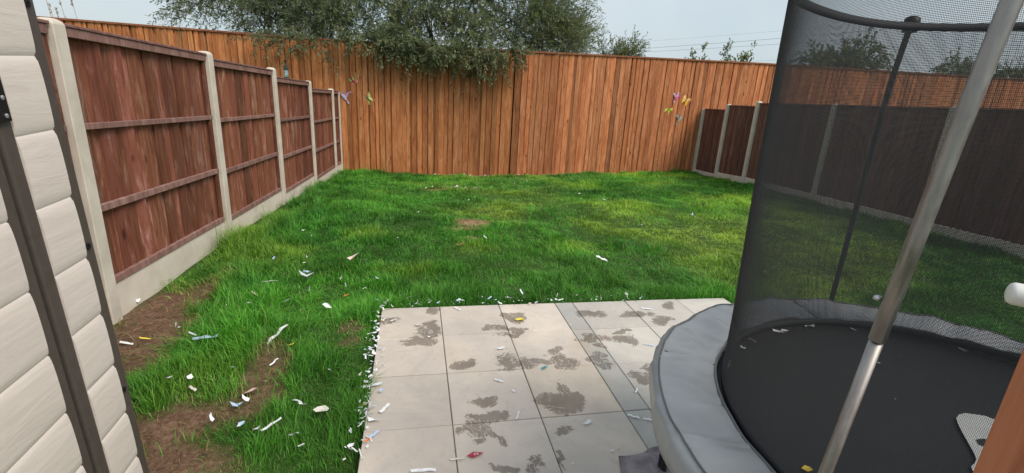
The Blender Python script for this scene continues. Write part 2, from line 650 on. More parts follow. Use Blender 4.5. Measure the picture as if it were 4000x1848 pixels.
def build_ground():
    xs = np.concatenate([[-600, -250, -100, -45, -22, -12, -7, -4], np.arange(-2.6, 7.8, .09), [9, 12, 16, 22, 35, 60, 120, 260, 600]])
    ys = np.concatenate([[-400, -150, -60, -25, -12, -7, -4.5], np.arange(-3.4, 9.3, .09), [10, 12, 15, 20, 30, 50, 90, 180, 350, 700]])
    X, Y = np.meshgrid(xs, ys)
    Z = gz(X, Y)
    Z = Z + (vnoise(X, Y, 2.2, 8) - .5) * .035 + (vnoise(X, Y, 8.0, 9) - .5) * .014
    patio = (X > -.50) & (X < 2.48) & (Y < .50)
    Z = np.where(patio, -.065, Z)
    near = (X > -.60) & (X < 2.6) & (Y < .62)
    Z = np.where(near, np.minimum(Z, -.03), Z)
    nx, ny = len(xs), len(ys)
    V = np.stack([X, Y, Z], -1).reshape(-1, 3)
    i = np.arange(nx * ny).reshape(ny, nx)
    Q = np.stack([i[:-1, :-1], i[:-1, 1:], i[1:, 1:], i[1:, :-1]], -1).reshape(-1, 4)
    me = mesh_np('ground', V, None, Q)
    b = bare_at(V[:, 0], V[:, 1])
    point_colour(me, 'bare', np.stack([b, b, b], -1))
    o = link('ground', me, M['ground'], smooth=True)
    tag(o, kind='structure')


build_ground()

# ------------------------------------------------------------------ patio
def build_patio():
    cols = [-.422, 0, .45, .90, 1.047, 1.49, 1.953, 2.40]
    rows = [.445, 0, -.45, -.90, -1.35, -1.80, -2.25, -2.70, -3.15]
    bed = MB().box(cols[0] + .004, cols[-1] - .004, rows[-1], rows[0] - .004, -.075, -.007)
    pat = bed.build('patio', M['mortar'])
    tag(pat, 'square concrete paving slabs laid beside the lawn, stained with damp marks', 'patio', kind='structure')
    cache = {}
    for ci in range(len(cols) - 1):
        for ri in range(len(rows) - 1):
            x0, x1, y1, y0 = cols[ci], cols[ci + 1], rows[ri], rows[ri + 1]
            w, d = x1 - x0, y1 - y0
            key = (round(w, 3), round(d, 3))
            if key not in cache:
                g, c, h = .0024, .003, .04
                b = MB()
                o_, i_ = (w / 2 - g, d / 2 - g), (w / 2 - g - c, d / 2 - g - c)
                ring = lambda a, z: [(-a[0], -a[1], z), (a[0], -a[1], z), (a[0], a[1], z), (-a[0], a[1], z)]
                b.add(ring(o_, -h) + ring(o_, -c) + ring(i_, 0),
                      [(8, 9, 10, 11)] + [(k + j, (k + 1) % 4 + j, (k + 1) % 4 + j + 4, k + j + 4) for j in (0, 4) for k in range(4)])
                cache[key] = b.mesh('slab')
                cache[key].materials.append(M['slab'])
            s = link('slab', cache[key], None, pat, ((x0 + x1) / 2, (y0 + y1) / 2, random.uniform(-.0015, .0015)))
            s.rotation_euler = (random.uniform(-.003, .003), random.uniform(-.003, .003), 0)
            k = random.uniform(.91, 1.06)
            if x0 < .85:
                base = (.585 * k, .528 * k, .468 * k)
                if ci == 2 and ri == 2: base = (.59, .52, .44)
            elif ci == 3:
                base = (.43 * k, .425 * k, .40 * k)
            else:
                base = (.49 * k, .47 * k, .435 * k)
            s.color = (*base, 1)


build_patio()

# ------------------------------------------------------------------ featheredge boards
def feather_mesh(name, mat):
    """unit board: 1 wide (x), 1 tall (z), thick edge on the right; front face looks to -y"""
    b = MB()
    t0, t1 = .007, .020
    vs = []
    for z in (0, 1):
        vs += [(0, 0, z), (1, 0, z), (1, -t1, z), (0, -t0, z)]
    b.add(vs, [(3, 2, 1, 0), (4, 5, 6, 7), (0, 1, 5, 4), (1, 2, 6, 5), (2, 3, 7, 6), (3, 0, 4, 7)])
    me = b.mesh(name)
    me.materials.append(mat)
    return me


# ---- tall back fence: front boards over recessed back boards, in two runs that meet at a dark joint
BF_A = 0.0
bf_n = Vector((0, 1, 0))
BF_Y = 9.0


def bf_y(x): return BF_Y


TOPX = [-10, -7.01, -3.54, -1.75, 2.54, 6.73, 8.96, 17.7, 24]
TOPZ = [2.49, 2.487, 2.469, 2.478, 2.536, 2.63, 2.682, 2.80, 2.88]


def build_fence_run(xa, xb, label, seed):
    g = random.Random(seed)
    root = empty('tall_fence', ((xa + xb) / 2, BF_Y, -.5))
    tag(root, label, 'fence', 'two runs of the tall fence')
    off = Vector(root.location)
    me = feather_mesh('board', M['fence_orange'])
    ztop = lambda x: float(np.interp(x, TOPX, TOPZ))

    def board(x, w, y, tone):
        zb = float(gz(x, BF_Y)) - .12 if -2.2 < x < 7.6 else .8
        zt = ztop(x) - .034
        o = link('board', me, None, root)
        o.scale = (w, 1.0, zt - zb)
        o.location = Vector((x, y + g.uniform(-.004, .004), zb)) - off
        o.rotation_euler = (g.uniform(-.002, .002), g.uniform(-.003, .003), g.uniform(-.05, .05))
        darken = .42 * math.exp(-((x - 1.25) / .85) ** 2) * g.uniform(.3, 1.2)  # boards get darker towards one stretch of the left run, unevenly
        k = tone * (1 - darken)
        warm = g.uniform(-.07, .07)
        pk = .06 if x > 2.2 else 0
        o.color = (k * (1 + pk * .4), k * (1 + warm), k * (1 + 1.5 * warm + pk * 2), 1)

    x = xa
    while x < xb - .03:
        w = min(g.uniform(.070, .128), xb - x)
        per = w + g.choice([.002, .006, .012, .018, .026, .036, .050])
        tone = g.choice([.82, .92, 1.0, 1.05, 1.15, 1.25])
        if g.random() < .10: tone *= .72
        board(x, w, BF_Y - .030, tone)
        # the recessed board that closes the gap
        tone = g.choice([.62, .72, .8, .88, .96, 1.05])
        x2 = x + w - .028
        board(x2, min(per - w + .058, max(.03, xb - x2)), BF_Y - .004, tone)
        x += per
    n = max(2, round((xb - xa) / 3.6))
    ends = np.linspace(xa, xb, n + 1)
    for i in range(n):
        m = MB()
        xs = np.linspace(ends[i] + .001, ends[i + 1] - .001, 4)
        for k in range(3):
            pa, pb = Vector((xs[k], BF_Y, ztop(xs[k]))) - off, Vector((xs[k + 1], BF_Y, ztop(xs[k + 1]))) - off
            f0, f1, h = -.072, .05, .036
            m.hexa([pa + Vector((0, f0, -h)), pb + Vector((0, f0, -h)), pb + Vector((0, f1, -h)), pa + Vector((0, f1, -h))],
                   [pa + Vector((0, f0, 0)), pb + Vector((0, f0, 0)), pb + Vector((0, f1, 0)), pa + Vector((0, f1, 0))])
        c = m.build('capping', M['fence_cap'], root)
        k = g.uniform(.9, 1.15)
        c.color = (k, k, k, 1)
    if xb < 3:
        jp = MB().box(2.09 - off.x, 2.23 - off.x, .078, .16, -.1, 3.0).build('joint_post', M['fence_cap'], root)
        jp.color = (.6, .5, .45, 1)
    for zr in (.35, 1.25, 2.15):
        MB().box(xa - off.x, xb - off.x, .030, .075, zr - .045 + .5, zr + .045 + .5).build('rail', M['fence_cap'], root)


build_fence_run(-7.9, 2.14, 'left run of the tall orange brown fence, behind the willows and left fence', 1)
build_fence_run(2.168, 19.0, 'right run of the tall orange brown fence, from the dark joint into the net', 2)

# ---- left fence: concrete posts, gravel boards, panels seen from the rail side
LA = .035
LDIR = Vector((math.sin(LA), math.cos(LA), 0))
LN = Vector((math.cos(LA), -math.sin(LA), 0))
LP0 = Vector((-2.1458, .5314, 0))


def make_post(name, mat, w, d, h, loc, rz, label, par):
    """concrete post with a weathered top; x = depth across the fence, y = along it"""
    b = MB()
    c = .012
    ring = lambda i, z: [(-d / 2 + i, -w / 2 + i, z), (d / 2 - i, -w / 2 + i, z), (d / 2 - i, w / 2 - i, z), (-d / 2 + i, w / 2 - i, z)]
    lv = [ring(0, -.3), ring(0, h - .028), ring(.012, h - .008), ring(.028, h)]
    vs = [p for r_ in lv for p in r_]
    fs = [(12, 13, 14, 15)] + [(j + k, j + (k + 1) % 4, j + 4 + (k + 1) % 4, j + 4 + k) for j in (0, 4, 8) for k in range(4)]
    b.add(vs, fs)
    o = b.build(name, mat, par, Vector(loc) - Vector(par.location), bevel=.004)
    o.rotation_euler = (0, 0, rz)
    return tag(o, label)


def lpt(s, off, z): return LP0 + LDIR * s + LN * off + Vector((0, 0, z))


LF = empty('panel_fence', (-2.0, 4.5, -.1))
tag(LF, 'red brown panel fence with concrete posts along the left of the lawn', 'fence')
RF = empty('panel_fence', (7.15, 4.7, -.1))
tag(RF, 'dark brown panel fence with concrete posts along the right of the lawn', 'fence')
post_tops = [(-1.93, 1.87), (0, 1.830), (1.93, 1.785), (3.86, 1.712), (5.79, 1.570), (7.72, 1.436), (8.40, 1.385)]
post_lab = [None, 'pale concrete fence post on the left, closest to the shed', 'second concrete post along the left fence from the shed',
            'third concrete post along the left fence from the shed', 'fourth concrete post along the left fence from the shed',
            'fifth concrete post along the left fence, just short of the corner', 'last concrete post of the left fence, in the corner by the tall fence']
for (s, zt), lab in zip(post_tops, post_lab):
    if lab is None: continue
    wpost = .100 if s < 8.3 else .07
    p = lpt(s - wpost / 2, -.05, 0)
    zg = float(gz(p.x, p.y))
    make_post('concrete_post', M['concrete'], wpost, .105, zt - zg, (p.x, p.y, zg), -LA, lab, LF)

red_board = feather_mesh('board', M['fence_red'])


def left_panel(s0, s1, z0, z1, label, h=1.61, nboards=17):
    """z0, z1: top of the panel at either end"""
    mid = lpt((s0 + s1) / 2, -.055, 0)
    zm = (z0 + z1) / 2
    root = empty('panel', Vector((mid.x, mid.y, zm - h)) - Vector(LF.location), -LA)
    root.parent = LF
    tag(root, label)
    # local frame: +y along the fence, +x towards the garden
    L = s1 - s0
    slope = (z1 - z0) / L
    zt = lambda y: h + slope * y
    # boards, fixed on the far side of the rails
    w = L / nboards
    for i in range(nboards):
        y = -L / 2 + i * w
        o = link('board', red_board, None, root)
        o.scale = (w + .02, 1.0, h - .03)
        o.location = (-.010 - .014 * (i % 2) + random.uniform(-.003, .003), y, zt(y) - h + .01)
        o.rotation_euler = (0, 0, math.pi / 2 + random.uniform(-.07, .07))
        k = random.choice([.66, .8, .9, 1.0, 1.08, 1.2, 1.3])
        o.color = (k, k * random.uniform(.93, 1.07), k * random.uniform(.92, 1.1), 1)
    # rails: top, two across the middle, bottom
    for (a, b, x0, x1) in [(0.006, .060, .006, .042), (.553, .592, .006, .036), (1.066, 1.113, .006, .036), (1.562, 1.612, .006, .036)]:
        m = MB()
        ya, yb = -L / 2, L / 2
        m.hexa([(x0, ya, zt(ya) - b), (x1, ya, zt(ya) - b), (x1, yb, zt(yb) - b), (x0, yb, zt(yb) - b)],
               [(x0, ya, zt(ya) - a), (x1, ya, zt(ya) - a), (x1, yb, zt(yb) - a), (x0, yb, zt(yb) - a)])
        r_ = m.build('rail', M['rail_red'], root, bevel=.003)
        k = random.uniform(.85, 1.1)
        r_.color = (k, k, k, 1)
    m = MB()
    ya, yb = -L / 2 - .01, L / 2 + .01
    m.hexa([(-.035, ya, zt(ya) - .006), (.050, ya, zt(ya) - .006), (.050, yb, zt(yb) - .006), (-.035, yb, zt(yb) - .006)],
           [(-.035, ya, zt(ya) + .012), (.050, ya, zt(ya) + .012), (.050, yb, zt(yb) + .012), (-.035, yb, zt(yb) + .012)])
    m.build('capping', M['rail_red'], root, bevel=.003).color = (.9, .85, .85, 1)
    for y in (-L / 2 + .001, L / 2 - .046):
        m = MB()
        m.hexa([(.004, y, zt(y) - 1.56), (.030, y, zt(y) - 1.56), (.030, y + .045, zt(y) - 1.56), (.004, y + .045, zt(y) - 1.56)],
               [(.004, y, zt(y) - .062), (.030, y, zt(y) - .062), (.030, y + .045, zt(y) - .062), (.004, y + .045, zt(y) - .062)])
        m.build('side_batten', M['fence_red'], root, bevel=.002).color = (.75, .72, .72, 1)
    return root


def gravel_board(pa, pb, za, zb, h, label, par, thick=.05):
    d = (pb - pa)
    L = d.length
    n = Vector((d.y, -d.x, 0)).normalized() * (thick / 2)
    mid = (pa + pb) / 2
    zm = (za + zb) / 2 - h
    m = MB()
    c0, c1 = pa - mid, pb - mid
    m.hexa([c0 - n + Vector((0, 0, za - h - zm)), c0 + n + Vector((0, 0, za - h - zm)), c1 + n + Vector((0, 0, zb - h - zm)), c1 - n + Vector((0, 0, zb - h - zm))],
           [c0 - n + Vector((0, 0, za - zm)), c0 + n + Vector((0, 0, za - zm)), c1 + n + Vector((0, 0, zb - zm)), c1 - n + Vector((0, 0, zb - zm))])
    o = m.build('gravel_board', M['gravel'], par, Vector((mid.x, mid.y, zm)) - Vector(par.location), bevel=.005)
    return tag(o, label)


LPAN = [(-1.93, -.118, 1.845, 1.80, None, None),
        (0, 1.812, 1.800, 1.752, 'large nearest red brown panel of the left fence, beside the shed', 'concrete gravel board under the nearest left fence panel'),
        (1.93, 3.742, 1.716, 1.673, 'second red brown panel of the left fence from the shed', 'concrete gravel board under the second left fence panel'),
        (3.86, 5.672, 1.593, 1.547, 'third red brown panel of the left fence, with the bottle standing on it', 'concrete gravel board under the third left fence panel'),
        (5.79, 7.602, 1.441, 1.397, 'fourth red brown panel of the left fence from the shed', 'concrete gravel board under the fourth left fence panel'),
        (7.72, 8.33, 1.39, 1.375, 'narrow last red brown panel of the left fence in the corner', 'short concrete gravel board in the left corner')]
for (s0, s1, z0, z1, lab, glab) in LPAN:
    lab = lab or 'sliver of red brown fence panel showing between shed and first concrete post'
    glab = glab or 'concrete gravel board behind the shed'
    left_panel(s0, s1, z0, z1, lab, nboards=max(5, round((s1 - s0) / .104)))
    gravel_board(lpt(s0 + .002, -.052, 0), lpt(s1 - .002, -.052, 0), z0 - 1.612, z1 - 1.612, .32, glab, LF)

# ---- right fence: board side faces the garden
RA = .02
RDIR = Vector((math.sin(RA), math.cos(RA), 0))


def rpt(y, off=0.0): return Vector((7.12 + math.tan(RA) * (y - 4.0) + off, y, 0))


dark_board = feather_mesh('board', M['fence_dark'])
RP = [(8.84, 1.445), (7.80, 1.589), (6.72, 1.689), (4.64, 1.700), (2.60, 1.73), (.55, 1.76)]
RLAB = ['slim concrete post of the right fence against the tall fence', 'second concrete post of the right fence from the far corner',
        'concrete post of the right fence just left of the trampoline net', 'concrete right fence post seen through the trampoline net',
        'concrete right fence post hidden behind the steel pole', None]
for (y, zt), lab in zip(RP, RLAB):
    if lab is None: continue
    p = rpt(y + .05, .045)
    zg = float(gz(p.x, p.y))
    make_post('concrete_post', M['concrete'], .10, .10, zt - zg, (p.x, p.y, zg), -RA, lab, RF)
RPAN = [(8.84, 7.90, 1.450, 1.462, -.15, -.12, 'dark brown panel of the right fence in the far corner'),
        (7.80, 6.82, 1.574, 1.585, -.06, 0.0, 'dark brown middle panel of the right fence, left of the net'),
        (6.72, 4.74, 1.654, 1.680, .01, .055, 'dark brown right fence panel half behind the edge of the net'),
        (4.64, 2.70, 1.686, 1.712, .06, .095, 'dark brown right fence panel seen through the net'),
        (2.60, .65, 1.715, 1.745, .10, .15, 'dark brown right fence panel at the right, behind the steel pole')]
for (ya, yb, za, zb, ga, gb, lab) in RPAN:
    pa, pb = rpt(ya, .05), rpt(yb, .05)
    mid = (pa + pb) / 2
    zbm = min(ga, gb)
    root = empty('panel', Vector((mid.x, mid.y, zbm)) - Vector(RF.location))
    root.parent = RF
    tag(root, lab)
    d = pb - pa
    L = d.length
    n = max(6, round(L / .095))
    for i in range(n):
        q = pa + d * (i / n)
        f = (i + .5) / n
        o = link('board', dark_board, None, root)
        zt, zlo = za + (zb - za) * f, ga + (gb - ga) * f
        o.scale = (L / n + .02, 1.0, zt - zlo - .02)
        o.location = (q.x - mid.x + random.uniform(-.003, .003), q.y - mid.y, zlo - zbm + .004)
        o.rotation_euler = (0, 0, -math.pi / 2 - RA + random.uniform(-.06, .06))
        k = random.uniform(.75, 1.25)
        o.color = (k, k * random.uniform(.95, 1.05), k * random.uniform(.95, 1.08), 1)
    m = MB()
    A, B = pa - mid, pb - mid
    ta, tb = za - zbm, zb - zbm
    m.hexa([A + Vector((-.035, 0, ta - .022)), A + Vector((.03, 0, ta - .022)), B + Vector((.03, 0, tb - .022)), B + Vector((-.035, 0, tb - .022))],
           [A + Vector((-.035, 0, ta)), A + Vector((.03, 0, ta)), B + Vector((.03, 0, tb)), B + Vector((-.035, 0, tb))])
    m.build('capping', M['rail_red'], root).color = (1.1, .95, .9, 1)
    gravel_board(rpt(ya - .002, .05), rpt(yb + .002, .05), ga, gb, .32, 'low ' + 'concrete gravel board under the ' + lab.replace('dark brown ', '').replace(' of the right fence', '').replace(', left of the net', ' left of the net').replace(', behind the steel pole', ''), RF)

# ------------------------------------------------------------------ shed on the left
def build_shed():
    X = -1.21
    root = empty('storage_shed', (X - .4, -1.9, -.06))
    tag(root, 'cream plastic clad storage shed with dark brown frame at the left edge', 'shed')
    off = -Vector(root.location)
    P = .203
    y_out, y_w, y_j, y_g, y_dr, y_dw = -1.149, -1.195, -1.338, -1.384, -1.398, -1.441

    def plank(y0, y1, z0, z1, x, name='plank'):
        prof = [(.0045, .0), (.006, .003), (.0085, .010), (.0105, .028), (.0115, .075), (.0115, .130), (.0105, .165), (.0088, .184), (.0062, .1965), (.0045, .2)]
        prof = [(px, z0 + (z1 - z0) * pz / .2) for px, pz in prof]
        b = MB()
        n = len(prof)
        ny = 2
        vs = []
        for y in (y0, y1):
            vs += [(x + px, y, pz) for px, pz in prof]
        fs = [(i, n + i, n + i + 1, i + 1) for i in range(n - 1)]
        vs += vs[:]
        fs += [tuple(range(2 * n, 3 * n)), tuple(range(4 * n - 1, 3 * n - 1, -1))]
        b.add(vs, fs)
        me = b.mesh(name)
        me.transform(Matrix.Translation(off))
        return link(name, me, M['clad'], root, smooth=False)

    root.rotation_euler = (.052, 0, 0)     # the shed leans a little
    root.location.y += .045
    z = .143 - P
    while z < 2.02:
        for (a, b_, xx) in [(y_w + .004, y_j - .001, X - .009), (y_dw + .004, -2.62, X - .011)]:
            o = plank(max(a, b_), min(a, b_), max(z, -.05), min(z + P, 2.05), xx)
            for p in o.data.polygons: p.use_smooth = True
        z += P
    bx = lambda nm, *a, mat='shed_frame', bev=.006, par=root: (lambda m: (m.transform(Matrix.Translation(off)), link(nm, m, M[mat], par))[1])(MB().box(*a).mesh(nm, bev, 2))
    cf = bx('corner_frame', X - .06, X, y_w, y_out, -.06, 2.06)
    for zz in (1.70, .99, .435):
        m = MB().lathe([(.011, 0), (.011, .003), (.004, .004), (.003, -.002)], 14).mesh('screw')
        m.transform(Matrix.Translation(Vector((X + .0005, (y_w + y_out) / 2 - .008, zz)) + off) @ Matrix.Rotation(math.pi / 2, 4, 'Y'))
        link('screw', m, M['black_plastic'], root)
    bx('door_jamb', X - .05, X - .002, y_g, y_j, -.06, 2.06)
    dr = bx('door_frame', X - .05, X - .004, y_dw, y_dr, -.03, 2.03)
    bx('door_frame', X - .05, X - .004, -2.66, -2.62, -.03, 2.03)
    bx('back_wall', X - .78, X - .74, -2.66, y_out, -.06, 2.03, mat='clad')
    bx('end_wall', X - .74, X - .07, y_out - .05, y_out - .012, -.06, 2.03, mat='clad')
    bx('end_wall', X - .74, X - .07, -2.66, -2.625, -.06, 2.03, mat='clad')
    rf = MB()
    rf.hexa([(X - .84, -2.72, 2.06), (X + .06, -2.72, 2.06), (X + .06, y_out + .06, 2.06), (X - .84, y_out + .06, 2.06)],
            [(X - .84, -2.72, 2.10), (X + .06, -2.72, 2.16), (X + .06, y_out + .06, 2.16), (X - .84, y_out + .06, 2.10)])
    me = rf.mesh('roof', .008)
    me.transform(Matrix.Translation(off))
    link('roof', me, M['shed_frame'], root)
    hg = bx('hinge', X - .003, X + .008, -1.434, -1.348, 1.405, 1.53, mat='black_plastic', bev=.002)
    for (yy, zz) in [(-1.360, 1.512), (-1.362, 1.465), (-1.364, 1.420), (-1.422, 1.50), (-1.422, 1.43)]:
        m = MB().lathe([(.006, 0), (.006, .002), (.003, .004)], 12).mesh('hinge_screw')
        m.transform(Matrix.Translation(Vector((X + .008, yy, zz)) + off) @ Matrix.Rotation(math.pi / 2, 4, 'Y'))
        link('hinge_screw', m, M['bolt'], hg)


build_shed()

# ------------------------------------------------------------------ trampoline
TC = Vector((1.381, -2.081, 0))
TZ = .74
R_IN, R_OUT = .722, .918


def net_r(th, z):
    """radius of the net: a cylinder that the poles pull outwards near the top"""
    t = np.clip((z - 1.35) / .55, 0, 1)
    pull = ((1 + np.cos(3 * (th - R(72)))) / 2) ** 2
    sag = .006 * np.sin(5 * th + 2.1) * np.sin((z - .74) * 2.7)
    return .703 + .024 * np.clip((z - .95) / .9, 0, 1) + .09 * pull * t * t + sag


def build_trampoline():
    root = empty('trampoline', (TC.x, TC.y, 0))
    tag(root, 'round trampoline with grey padded edge, black mat and black safety net', 'trampoline')
    # mat
    nr, na = 10, 96
    V, Q, T = [(0, 0, TZ - .024)], [], []
    for i in range(1, nr + 1):
        r_ = (R_IN + .03) * i / nr
        for k in range(na):
            a = 2 * math.pi * k / na
            V.append((r_ * math.cos(a), r_ * math.sin(a), TZ - .014 - .010 * (1 - (r_ / R_IN) ** 2)))
    for k in range(na):
        T.append((0, 1 + k, 1 + (k + 1) % na))
        for i in range(nr - 1):
            b0, b1 = 1 + i * na, 1 + (i + 1) * na
            Q.append((b0 + k, b1 + k, b1 + (k + 1) % na, b0 + (k + 1) % na))
    mat = link('mat', mesh_np('mat', V, T, Q), M['mat'], root, smooth=True)
    # printed shape on the mat, at the right
    loc = []
    k = .713
    outline = [(240, 858), (205, 866), (190, 886), (200, 915), (225, 965), (262, 1030), (292, 1085), (300, 1110), (292, 1132), (272, 1150), (280, 1172),
               (305, 1190), (330, 1215), (380, 1260), (450, 1290), (520, 1200), (540, 1060), (500, 950), (430, 900), (340, 872)]
    hole = [(298, 1003), (330, 998), (372, 1002), (420, 1015), (380, 1032), (340, 1038), (315, 1028)]
    def onmat(pts, dz):
        r_ = []
        for a, b in pts:
            d = ray(3600 + a * k, 1000 + b * k)
            p = CAM_POS + d * ((TZ - .018 + dz - CAM_POS.z) / d.z)
            r_.append((p.x - TC.x, p.y - TC.y, TZ - .0195 + dz))
        return r_
    for nm, pts, mm, dz in (('printed_emblem', outline, 'print', .004), ('printed_emblem_gap', hole, 'mat', .006)):
        vs = onmat(pts, dz)
        me = bpy.data.meshes.new(nm)
        me.from_pydata(vs, [], [tuple(range(len(vs)))[::-1]])
        link(nm, me, M[mm], mat if nm.endswith('gap') else mat)
    # padded edge: six sewn segments, wrinkled, with a hanging skirt
    na = 720
    prof = [(.722, -.006), (.724, .006), (.733, .010), (.750, .011), (.77, .012), (.79, .013), (.81, .013), (.83, .013), (.85, .013), (.87, .0125), (.887, .012), (.893, .015), (.898, .015), (.903, .011),
            (.914, .006), (.921, -.012), (.922, -.035), (.919, -.062), (.915, -.088), (.911, -.088)]
    th = np.arange(na) * 2 * np.pi / na
    seam = R(143)
    rnd = np.random.default_rng(5)
    V = []
    creases = [(rnd.uniform(0, 2 * np.pi), rnd.uniform(-.14, .14), rnd.uniform(.008, .018), rnd.uniform(.003, .0075) * rnd.choice([1, 1, -1]), rnd.uniform(0, .8), rnd.uniform(.25, .6)) for _ in range(90)]
    for (r_, z) in prof:
        s = np.clip((r_ - .722) / .2, 0, 1)
        wr = np.zeros(na)
        for f_, ph, am in [(9, .3, .0040), (14, 1.9, .0042), (23, 4.0, .0036), (37, 2.2, .0026), (59, .7, .0016)]:
            wr += am * np.sin(f_ * th + ph + 2.2 * np.sin(3 * th + ph) + s * 3.0)
        for f_, ph, am, sk in [(7, 1.1, .006, 2.5), (13, 4.4, .005, -3.5), (19, 2.7, .004, 4.5)]:   # sharper creases running across the pad
            wr += am * ((1 - np.abs(np.sin(.5 * (f_ * th + ph + sk * s)))) ** 3 - .12)
        fold = np.zeros(na)
        for a0, sk, wd, am, s0, ln in creases:
            e_ = np.exp(-((s - s0) / ln) ** 2)
            dd = ((th - a0 - sk * s + np.pi) % (2 * np.pi)) - np.pi
            fold += am * e_ * np.exp(-(dd / wd) ** 2)
        mid = np.sin(np.pi * np.clip((r_ - .73) / .16, 0, 1)) if r_ < .893 and r_ > .73 else 0.25
        dz = wr * (0.35 + mid) + fold * (1 if .726 < r_ < .90 else .25)
        # pinch at each sewn seam
        ds = np.abs(((th - seam + np.pi / 6) % (np.pi / 3)) - np.pi / 6) * r_
        dz -= .009 * np.exp(-(ds / .010) ** 2) * (1 if r_ < .895 else .3)
        dr = (wr * .6 + fold * .5) * (1.0 if z < 0 else .25) + (.0025 * np.sin(23 * th + z * 30) if z < -.02 else 0)
        dz2 = (-.012 * np.sin(9 * th + 1) - .010 * np.sin(4 * th)) if z < -.06 else 0
        V.append(np.stack([(r_ + dr) * np.cos(th), (r_ + dr) * np.sin(th), TZ + z + dz + dz2], -1))
    pipes = {'piping': V[12][::4].copy(), 'hem': V[1][::4].copy()}
    V = np.concatenate(V)
    i = np.arange(len(prof) * na).reshape(len(prof), na)
    j = np.roll(i, -1, axis=1)
    # split into six sewn segments, each its own part
    for sgm in range(6):
        lo = (seam + sgm * np.pi / 3) % (2 * np.pi)
        sel = ((th - lo + 1e-6) % (2 * np.pi)) < np.pi / 3 - 1e-5
        Q = np.stack([i[:-1][:, sel], i[1:][:, sel], j[1:][:, sel], j[:-1][:, sel]], -1).reshape(-1, 4)
        used, invx = np.unique(Q, return_inverse=True)
        link('pad_segment', mesh_np('pad_segment', V[used], None, invx.reshape(-1, 4)), M['pad'], root, smooth=True)
    for sgm in range(6):
        a = seam + sgm * math.pi / 3
        pts = [(r_ * math.cos(a + .004 * math.sin(40 * r_)), r_ * math.sin(a + .004 * math.sin(40 * r_)), TZ + z_) for r_, z_ in ((.726, .002), (.76, .005), (.80, .006), (.86, .006), (.90, .007))]
        MB().tube(pts, .0022, 5).build('seam', M['pad_trim'], root, smooth=True)
    # piping along the outer fold and the inner hem
    for nm, rad in (('piping', .0032), ('hem', .0042)):
        MB().tube([tuple(q + np.array((0, 0, .0015))) for q in pipes[nm]], rad, 6, closed=True).build(nm, M['pad_trim'], root, smooth=True)
    # frame ring and legs
    pts = [(.880 * math.cos(a), .880 * math.sin(a), TZ - .045) for a in np.linspace(0, 2 * math.pi, 96, endpoint=False)]
    MB().tube(pts, .017, 8, closed=True).build('frame_ring', M['black_plastic'], root, smooth=True)
    for a0 in (122.6, 242.6, 2.6):
        a, b = R(a0), R(a0 + 60)
        A, B = Vector((.905 * math.cos(a), .905 * math.sin(a), 0)), Vector((.905 * math.cos(b), .905 * math.sin(b), 0))
        u = Vector((0, 0, 1))
        At, Bt = A * .965, B * .965
        pts = [At + u * (TZ - .06), A + u * .08, A + (B - A) * .02 + u * .035, A + (B - A) * .06 + u * .02, B + (A - B) * .06 + u * .02, B + (A - B) * .02 + u * .035, B + u * .08, Bt + u * (TZ - .06)]
        MB().tube(pts, .019, 10).build('leg', M['black_plastic'], root, smooth=True)
    # enclosure poles
    def polexyz(a, z, r0=.905):
        t = max(0, (z - 1.55) / .35)
        r_ = r0 - .03 * t * t
        return Vector((r_ * math.cos(a), r_ * math.sin(a), z))
    for a0, kind in ((72, 'foam'), (195.8, 'steel'), (312, 'foam')):
        a = R(a0)
        r0 = .885 if kind == 'steel' else .905
        lean = R(-2.6) if kind == 'steel' else 0
        f = lambda z: polexyz(a - lean * (z - 1.0) / .72 * 1.0, z, r0)
        zs_lo = [.10, .5, .9, 1.232]
        zs_hi = [1.236, 1.4, 1.6, 1.75, 1.86, 1.905]
        if kind == 'steel':
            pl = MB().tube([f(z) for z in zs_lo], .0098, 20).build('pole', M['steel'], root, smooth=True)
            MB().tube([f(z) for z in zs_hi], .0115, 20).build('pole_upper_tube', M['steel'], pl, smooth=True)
            q = f(1.30)
            MB().lathe([(.006, 0), (.006, .004), (.003, .007)], 12, loc=(q.x - .008, q.y + .016, q.z)).build('bolt', M['bolt'], pl, smooth=True)
            pl['label'] = 'bare galvanised steel net pole in front of the mat'
        else:
            pl = MB().tube([f(z) for z in zs_lo + zs_hi[1:]], .0105, 14).build('pole', M['foam'], root, smooth=True)
            pl['label'] = 'net pole in a black foam sleeve'
        q = f(1.905)
        MB().lathe([(.0, -.03), (.024, -.03), (.026, .0), (.024, .018), (.012, .026), (0.001, .027)], 16, loc=tuple(q)).build('pole_cap', M['black_plastic'], pl, smooth=True)
        for zz in (TZ - .10, .28):
            q = f(zz)
            MB().box(q.x - .026, q.x + .026, q.y - .026, q.y + .026, zz - .012, zz + .012).build('bracket', M['black_plastic'], pl, bevel=.003)
        # strap from the cap to the top band
        e = Vector((math.cos(a), math.sin(a), 0))
        q = f(1.895)
        rr = float(net_r(np.array(a), np.array(1.895)))
        MB().tube([q, Vector((rr * math.cos(a), rr * math.sin(a), 1.890))], .007, 6).build('strap', M['foam'], pl)
    # net: real threads. Rings run round, warp threads run up
    zlo, zhi = TZ - .008, 1.872
    pitch_z, r_h = .0025, .00047
    rings = np.arange(zlo, zhi, pitch_z)
    nseg = 132
    th = np.arange(nseg) * 2 * np.pi / nseg
    offs = [(math.cos(t_) * r_h, math.sin(t_) * r_h) for t_ in (math.pi / 2, math.pi * 7 / 6, math.pi * 11 / 6)]
    V, Q = [], []
    cnt = 0
